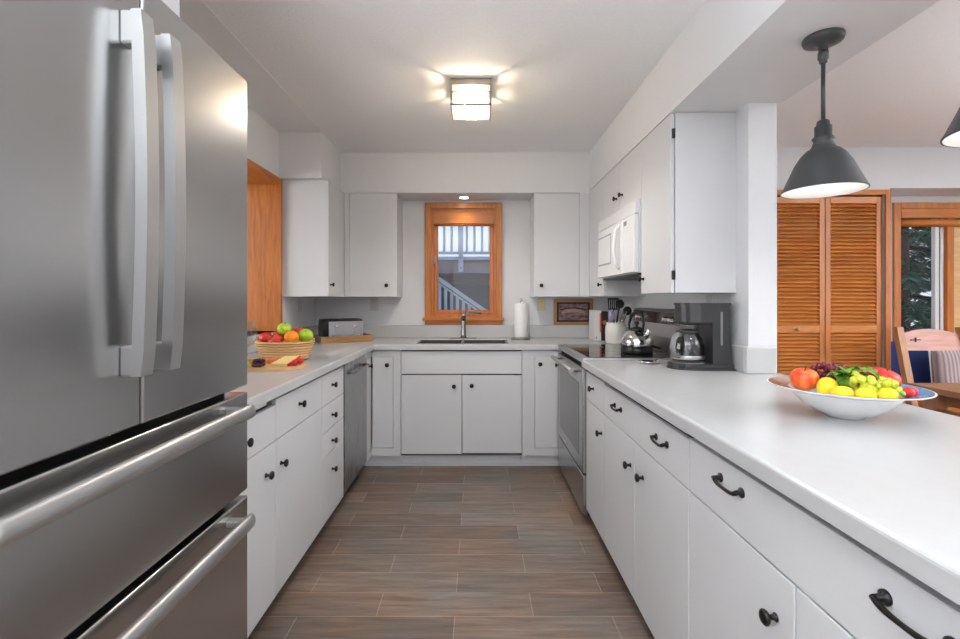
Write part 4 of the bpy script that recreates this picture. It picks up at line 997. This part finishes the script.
q.rings([ell(.112, .085, ZS+.001), ell(.128, .10, ZS+.02), ell(.140, .113, ZS+.055), ell(.148, .12, ZS+.098), ell(.150, .122, ZS+.104), ell(.141, .113, ZS+.104), ell(.138, .110, ZS+.095), ell(.130, .103, ZS+.055), ell(.116, .088, ZS+.022), ell(.02, .02, ZS+.012)])
q.build('bowl', M['basket'], t)
q = MB()
for k in range(9):
    q.tube([Vector(p) for p in ell(.124+.0036*k, .096+.0036*k, ZS+.012+.0105*k)]+[Vector(ell(.124+.0036*k, .096+.0036*k, ZS+.012+.0105*k)[0])], .0052, 6)
q.build('coil', M['basket'], t)
q = MB()
for s in (-1, 1):
    q.tube([(bx_+s*.145, by_-.03, ZS+.10), (bx_+s*.158, by_, ZS+.113), (bx_+s*.145, by_+.03, ZS+.10)], .005, 8)
q.build('handle', M['basket'], t)
zr = ZS+.104
apple('apple', 'red apple at the left end of the basket', (bx_-.095, by_-.015, zr+.012), .037, M['redapple'], (.3, -.4))
apple('apple', 'red apple lying low at the front middle of the basket', (bx_-.03, by_-.05, zr+.0), .038, M['redapple'], (-.5, -.6))
apple('apple', 'red apple between the left one and the upper green apple', (bx_-.045, by_+.035, zr+.018), .036, M['redapple'], (.1, .2))
apple('apple', 'green apple on top of the pile in the basket', (bx_-.003, by_+.0, zr+.062), .038, M['greenapple'], (.25, -.5))
citrus('orange', 'bright orange in the middle of the basket', (bx_+.052, by_-.045, zr+.020), .038, M['orange'])
apple('apple', 'green apple at the right end of the basket', (bx_+.105, by_+.02, zr+.024), .040, M['greenapple'], (.2, -.9))
apple('apple', 'red apple peeping out behind the orange and green apple', (bx_+.05, by_+.065, zr+.040), .034, M['redapple'], (0, .3))
# wine glass
gx, gy = -1.165, 2.44
t = thing('wine_glass', 'empty clear wine glass beside the refrigerator edge', 'wine glass', (gx, gy, ZS))
q = MB(); q.lathe([(.036, 0), (.036, .002), (.006, .006), (.0038, .012), (.0038, .08), (.008, .088)], (gx, gy, ZS), (0, 0, 1), 28); q.build('stem', M['glass'], t)
q = MB(); q.lathe([(.006, .088), (.030, .10), (.044, .125), (.047, .15), (.043, .185), (.038, .215), (.0365, .215), (.0415, .185), (.0455, .15), (.0425, .126), (.028, .102), (.004, .092)], (gx, gy, ZS), (0, 0, 1), 32, cap=False); q.build('bowl', M['glass'], t)
# snack board
t = thing('serving_board', 'pale wood board with cheese and snacks in front of the basket', 'serving board', (-1.0, 2.29, ZS))
pts = [(-1.02+.19*math.copysign(abs(math.cos(a))**.8, math.cos(a)), 2.30+.135*math.copysign(abs(math.sin(a))**.8, math.sin(a)), ZS+.0003) for a in [2*PI*k/48 for k in range(48)]]
q = MB(); q.prism(pts, (0, 0, .014)); q.build('plank', M['board'], t)
zb = ZS+.0148
q = MB(); A_, B_, C_ = Vector((-.975, 2.275, zb)), Vector((-.885, 2.245, zb)), Vector((-.875, 2.365, zb)); D_ = Vector((-.945, 2.37, zb))
U = Vector((0, 0, .010)); W_ = Vector((0, 0, .034))
vs = [q.bm.verts.new(p) for p in (A_, B_, C_, D_, A_+U, B_+U*1.2, C_+W_, D_+W_)]
for f_ in ((3, 2, 1, 0), (4, 5, 6, 7), (0, 1, 5, 4), (1, 2, 6, 5), (2, 3, 7, 6), (3, 0, 4, 7)): q.bm.faces.new([vs[i] for i in f_])
o = q.build('cheese_wedge', M['cheese']); tag(o, 'pale yellow cheese wedge on the snack board', 'cheese')
q = MB(); q.prism([B_+Vector((.0005, 0, 0)), C_+Vector((.0005, 0, 0)), C_+W_*1.03+Vector((.0005, 0, 0)), B_+U*1.25+Vector((.0005, 0, 0))], (.008, 0, 0)); q.build('rind', M['berry'], o, label='red rind')
for i, (x, y, lab) in enumerate([(-1.13, 2.36, 'orange cracker at the far left of the board'), (-1.07, 2.375, 'orange cracker at the back of the board, second from the left'), (-1.01, 2.375, 'orange cracker beside the cheese wedge'), (-1.045, 2.315, 'orange cracker lying in front of the other crackers')]):
    q = MB(); n = 18; q.prism([(x+.029*math.cos(2*PI*k/n), y+.029*math.sin(2*PI*k/n), zb+.0004) for k in range(n)], (0, 0, .020)); o = q.build('cracker', M['cracker']); tag(o, lab, 'cracker', 'crackers on the board')
for i, (x, y, lab) in enumerate([(-.862, 2.325, 'red strawberry at the right end of the board'), (-.868, 2.262, 'red strawberry in front of the cheese rind')]):
    q = MB(); q.lathe([(.002, 0), (.012, .005), (.015, .014), (.012, .022), (.003, .027)], (x, y, zb+.0165), (.9, -.4, .0), 16); o = q.build('strawberry', M['berry']); tag(o, lab, 'strawberry')
    q = MB(); q.lathe([(.008, 0), (.003, .004)], (x-.001, y, zb+.0165), (-1, .4, .1), 8); q.build('leaves', M['leaf'], o)
pts = []
for k in range(16):
    pts.append((-1.005+random.uniform(-.027, .022), 2.235+random.uniform(-.022, .02), zb+.0108+(.016 if k > 9 else 0)))
bunch('small bunch of dark grapes in front on the snack board', pts, .010, M['dgrape'], 'grapes on the board', (-1.0, 2.25, zb+.042))
q = MB()
for k in range(28):
    x, y = -1.085+random.uniform(-.03, .03), 2.24+random.uniform(-.02, .02); a = random.uniform(0, 6.28); l = random.uniform(.012, .022); z = zb+random.uniform(.006, .026)
    dv = Vector((math.cos(a), math.sin(a), random.uniform(.05, .5)))*l; sv = Vector((-math.sin(a), math.cos(a), .2))*l*.4; p = Vector((x, y, z))
    v = [q.bm.verts.new(c_) for c_ in (p, p+dv*.5+sv, p+dv, p+dv*.5-sv+Vector((0, 0, .003)))]; q.bm.faces.new(v)
q.ball((-1.085, 2.24, zb+.0130), .016, (1.6, 1.2, .75), 12, 8)
tag(q.build('herb_sprig', M['leaf']), 'small heap of green herbs on the snack board', 'herbs')

# ------------------------------------------------------------------ fruit bowl on the peninsula
def rim_mat():
    m, t, b = newmat('painted_rim'); c = t.nodes.new('ShaderNodeTexCoord'); sp2 = t.nodes.new('ShaderNodeSeparateXYZ'); t.links.new(c.outputs['Object'], sp2.inputs[0])
    mr = t.nodes.new('ShaderNodeMapRange'); mr.inputs[1].default_value = -.2; mr.inputs[2].default_value = .16; t.links.new(sp2.outputs['X'], mr.inputs[0])
    n = t.nodes.new('ShaderNodeTexNoise'); n.inputs['Scale'].default_value = 26; n.inputs['Detail'].default_value = 6; t.links.new(c.outputs['Object'], n.inputs['Vector'])
    ad = t.nodes.new('ShaderNodeMath'); ad.operation = 'MULTIPLY_ADD'; ad.inputs[1].default_value = .5; t.links.new(n.outputs[0], ad.inputs[0]); t.links.new(mr.outputs[0], ad.inputs[2])
    r = t.nodes.new('ShaderNodeValToRGB'); e = r.color_ramp.elements; e[0].position = .3; e[0].color = (.20, .10, .07, 1); e[1].position = 1.0; e[1].color = (.10, .30, .55, 1)
    k = e.new(.55); k.color = (.45, .30, .25, 1); k = e.new(.85); k.color = (.35, .50, .62, 1)
    t.links.new(ad.outputs[0], r.inputs[0]); t.links.new(r.outputs[0], b.inputs['Base Color']); b.inputs['Roughness'].default_value = .15; return m
M['rim'] = rim_mat()
fx, fy = 1.029, 1.341
t = thing('fruit_bowl', 'wide white bowl with a painted flat rim, full of fruit', 'bowl', (fx, fy, ZS))
q = MB(); q.lathe([(.042, 0), (.044, .006), (.070, .014), (.100, .034), (.122, .058), (.130, .070), (.124, .073), (.105, .058), (.07, .046), (.002, .043)], (fx, fy, ZS), (0, 0, 1), 56); q.build('bowl', M['white'], t)
q = MB(); q.lathe([(.1295, .0695), (.186, .0835), (.1875, .0860), (.1860, .0865), (.130, .0740), (.124, .073)], (fx, fy, ZS), (0, 0, 1), 64, cap=False); q.build('rim', M['white'], t)
q = MB(); q.lathe([(.183, .0869), (.134, .0759), (.1335, .0757), (.1828, .0867)], (fx, fy, ZS), (0, 0, 1), 64, cap=False); q.build('rim_painting', M['rim'], t)
def bp(tt, d, z): return (fx+.79*tt+.61*d, fy-.61*tt+.79*d, z)
apple('apple', 'large orange-red apple at the left of the fruit bowl', bp(-.094, .0, 1.010), .037, M['blush'], (-.1, -.2))
apple('apple', 'big red apple at the right rear of the fruit bowl', bp(.082, .040, 1.019), .041, M['redapple'], (.2, -.3))
apple('peach', 'orange blushed peach beside the big red apple in the bowl', bp(.035, .088, 1.011), .036, M['blush'], (.0, -.2), cat='peach')
citrus('lemon', 'upright yellow lemon right of the orange-red apple', bp(-.038, -.035, .994), .026, M['lemon'], (1.0, 1.0, 1.2), 0, 'lemon')
citrus('lemon', 'yellow lemon at the very front left of the fruit bowl', bp(-.004, -.092, .994), .0185, M['lemon'], (1.35, 1, 1), -.5, 'lemon')
citrus('lemon', 'yellow lemon at the front centre of the fruit bowl', bp(.044, -.086, .994), .0185, M['lemon'], (1.3, 1, 1), -.4, 'lemon')
citrus('lemon', 'yellow lemon at the front right of the fruit bowl', bp(.088, -.068, .996), .0180, M['lemon'], (1.3, 1, 1), -.1, 'lemon')
for p_, lab in ((bp(.128, -.012, .997), 'red strawberry at the right rim of the fruit bowl'), (bp(.118, -.050, 1.0), 'red strawberry between the green grapes and the rim strawberry')):
    q = MB(); q.lathe([(.002, 0), (.010, .005), (.014, .015), (.012, .026), (.003, .032)], p_, (.8, .2, .1), 16); o = q.build('strawberry', M['berry']); tag(o, lab, 'strawberry')
    q = MB(); q.lathe([(.008, 0), (.003, .004)], p_, (-.8, -.2, -.1), 8); q.build('leaves', M['leaf'], o)
rg = []
for k in range(30):
    rg.append(bp(-.035+random.uniform(-.045, .03), .075+random.uniform(-.02, .03), 1.0+random.uniform(-.015, .045)))
bunch('dark red grapes heaped at the rear left of the fruit bowl', rg, .0095, M['rgrape'], None, bp(-.03, .09, 1.055))
gg = []
for k in range(46):
    u = random.random(); gg.append(bp(.022+u*.085+random.uniform(-.01, .01), -.045+random.uniform(-.016, .022), 1.006+random.uniform(-.014, .026)*(1.25-u*.5)))
bunch('green grapes spread over the front right of the fruit bowl', gg, .0100, M['ggrape'], None, bp(.06, -.02, 1.03))
# leafy greens
t = thing('leafy_greens', 'ruffled green leaves on top in the middle of the fruit bowl', 'greens', (fx+.02, fy+.03, ZS+.07))
def leaf(p, d, L_, W_):
    q = MB(); p = Vector(p); d = Vector(d).normalized(); s_ = d.cross(Vector((0, 0, 1))).normalized(); up = s_.cross(d).normalized()
    nu, nv = 9, 6; rows = []
    for i in range(nu+1):
        u = i/nu; w_ = W_*math.sin(PI*(.12+.86*u))**.7; ctr = p+d*L_*u - Vector((0, 0, 1))*L_*.45*u*u
        rows.append([ctr+s_*(w_*(j/nv-.5)*2)+up*(.35*w_*abs(j/nv-.5)*2 + .0045*math.sin(u*17+j*2.1)*(abs(j/nv-.5)*2)) for j in range(nv+1)])
    q.rings(rows, cap=False, close=False)
    bm = q.bm; r = bmesh.ops.solidify(bm, geom=list(bm.faces), thickness=.0012)
    q.build('leaf', M['leaf'], t)
lc = Vector(bp(.008, .01, 1.022))
for k in range(9):
    a = -2.6+k*.66+random.uniform(-.15, .15)
    leaf(lc+Vector((.008*math.cos(a), .008*math.sin(a), .004*(k % 3))), (math.cos(a), math.sin(a), .35+.25*(k % 2)), random.uniform(.04, .06), random.uniform(.014, .02))
leaf(lc+Vector((.01, 0, .022)), (.15, -1, .35), .085, .020); leaf(lc+Vector((-.01, 0, .02)), (-.5, -.8, .5), .07, .020); leaf(lc+Vector((.02, .01, 0)), (.6, .0, 1.3), .05, .010)
leaf(lc+Vector((0, 0, .006)), (.75, -.6, .3), .07, .016); leaf(lc+Vector((0, 0, .006)), (-.8, -.2, .45), .06, .017)
q = MB(); q.ball(lc-Vector((0, 0, .008)), .024, (1.2, 1.1, .8), 14, 10); q.build('heart', M['leaf'], t)

# ------------------------------------------------------------------ dining area
# window seat
t = thing('window_seat', 'wooden window seat along the wall under the dining window', 'bench', (4.2, 3.8, 0))
boxobj('seat', M['woodx'], t, 3.22, 5.2, 3.50, 4.02, .41, .45, bev=.005)
boxobj('base', M['wood'], t, 3.22, 5.2, 3.54, 4.02, 0, .41)
def cushion(name, label, c, w_, h_, th, rzz, tilt, mat, trim=None):
    q = MB(); n = 14; rings_ = []
    for side in (1, -1):
        rows = []
        for i in range(n+1):
            row = []
            for j in range(n+1):
                u, v = -1+2*i/n, -1+2*j/n; bulge = th*(max(0, (1-u**4)*(1-v**4)))**.5
                pin = 1-.06*(1-abs(u*v))*0 - .05*(u*u)*(1-v*v) - .05*(v*v)*(1-u*u)
                row.append(Vector((u*w_/2*(1-.06*(1-v*v)*0 - .04*(1-v*v)*abs(u)**3), side*bulge/2*-1, h_/2+v*h_/2*(1-.05*(1-u*u)*abs(v)**3))))
            rows.append(row)
        q.rings(rows, cap=False, close=False)
    bmesh.ops.remove_doubles(q.bm, verts=q.bm.verts, dist=.0008)
    o = q.build(name, mat, origin=(0, 0, 0)); o.location = c; o.rotation_euler = (tilt, 0, rzz); return tag(o, label, 'cushion', 'cushions on the window seat')
cushion('cushion', 'navy cushion at the left end of the window seat', (3.475, 3.90, .4525), .46, .46, .12, 0, -.10, M['navy'])
def stripes(): 
    m, t, b = newmat('striped_fabric'); c = t.nodes.new('ShaderNodeTexCoord'); w_ = t.nodes.new('ShaderNodeTexWave'); w_.bands_direction = 'X'; w_.inputs['Scale'].default_value = 12; w_.inputs['Distortion'].default_value = .6; w_.inputs['Detail'].default_value = 3
    r = t.nodes.new('ShaderNodeValToRGB'); r.color_ramp.elements[0].color = (.30, .22, .24, 1); r.color_ramp.elements[1].color = (.58, .48, .47, 1); t.links.new(c.outputs['Object'], w_.inputs['Vector']); t.links.new(w_.outputs['Fac'], r.inputs[0]); t.links.new(r.outputs[0], b.inputs['Base Color']); b.inputs['Roughness'].default_value = .9; return m
cushion('cushion', 'mauve striped cushion on the window seat right of the navy one', (3.75, 3.68, .4525), .46, .43, .14, 0, -.10, stripes())
# chair on the far side of the table
t = thing('dining_chair', 'wooden dining chair with rosy top rail beyond the bowl', 'chair', (3.2, 3.2, 0))
def post_(x): 
    q = MB(); q.prism([(x, 3.25, .0), (x, 3.29, .0), (x, 3.30, .46), (x, 3.425, 1.045), (x, 3.385, 1.05), (x, 3.255, .46)], (.045, 0, 0)); return q
post_(2.965).build('back_post', M['chair'], t); post_(3.41).build('back_post', M['chair'], t)
q = MB(); q.prism([(3.01, 3.372, .87), (3.01, 3.395, .87), (3.01, 3.427, 1.0), (3.01, 3.405, 1.005)], (.40, 0, 0)); 
q.bm.clear()
top = [(3.01+.4*k/10, 1.0+.035*math.sin(PI*k/10)) for k in range(11)]
front = [(x, 3.40+(z-1.0)*.2, z) for x, z in top]; low = [(3.41-.4*k/10, 3.372, .885-.0*math.sin(PI*k/10)) for k in range(11)]
q.prism(front+low, (0, .022, 0)); rl = q.build('top_rail', M['rail'], t, label='rosy brown curved top rail')
q = MB(); q.box(3.06, 3.13, 3.381, 3.387, .957, .962); q.box(3.093, 3.099, 3.381, 3.387, .944, .975); q.build('carving', M['black'], rl)
boxobj('lower_rail', M['chair'], t, 3.01, 3.41, 3.275, 3.298, .55, .60)
boxobj('seat', M['chair'], t, 2.96, 3.46, 2.86, 3.30, .43, .46, bev=.006, seg=2)
for x in (2.98, 3.40): boxobj('leg', M['chair'], t, x, x+.04, 2.88, 2.92, 0, .43)
# table
t = thing('dining_table', 'brown wooden dining table behind the right end of the peninsula', 'table', (3.2, 2.3, 0))
boxobj('tabletop', M['table'], t, 2.55, 3.9, 1.75, 2.84, .715, .75, bev=.005, seg=2)
boxobj('apron', M['table'], t, 2.66, 3.8, 1.85, 2.74, .64, .715)
boxobj('side_rail', M['table'], t, 2.60, 2.65, 1.85, 2.74, .56, .62)
for x in (2.60, 3.78):
    for y in (1.80, 2.72): boxobj('leg', M['table'], t, x, x+.07, y, y+.07, 0, .715)
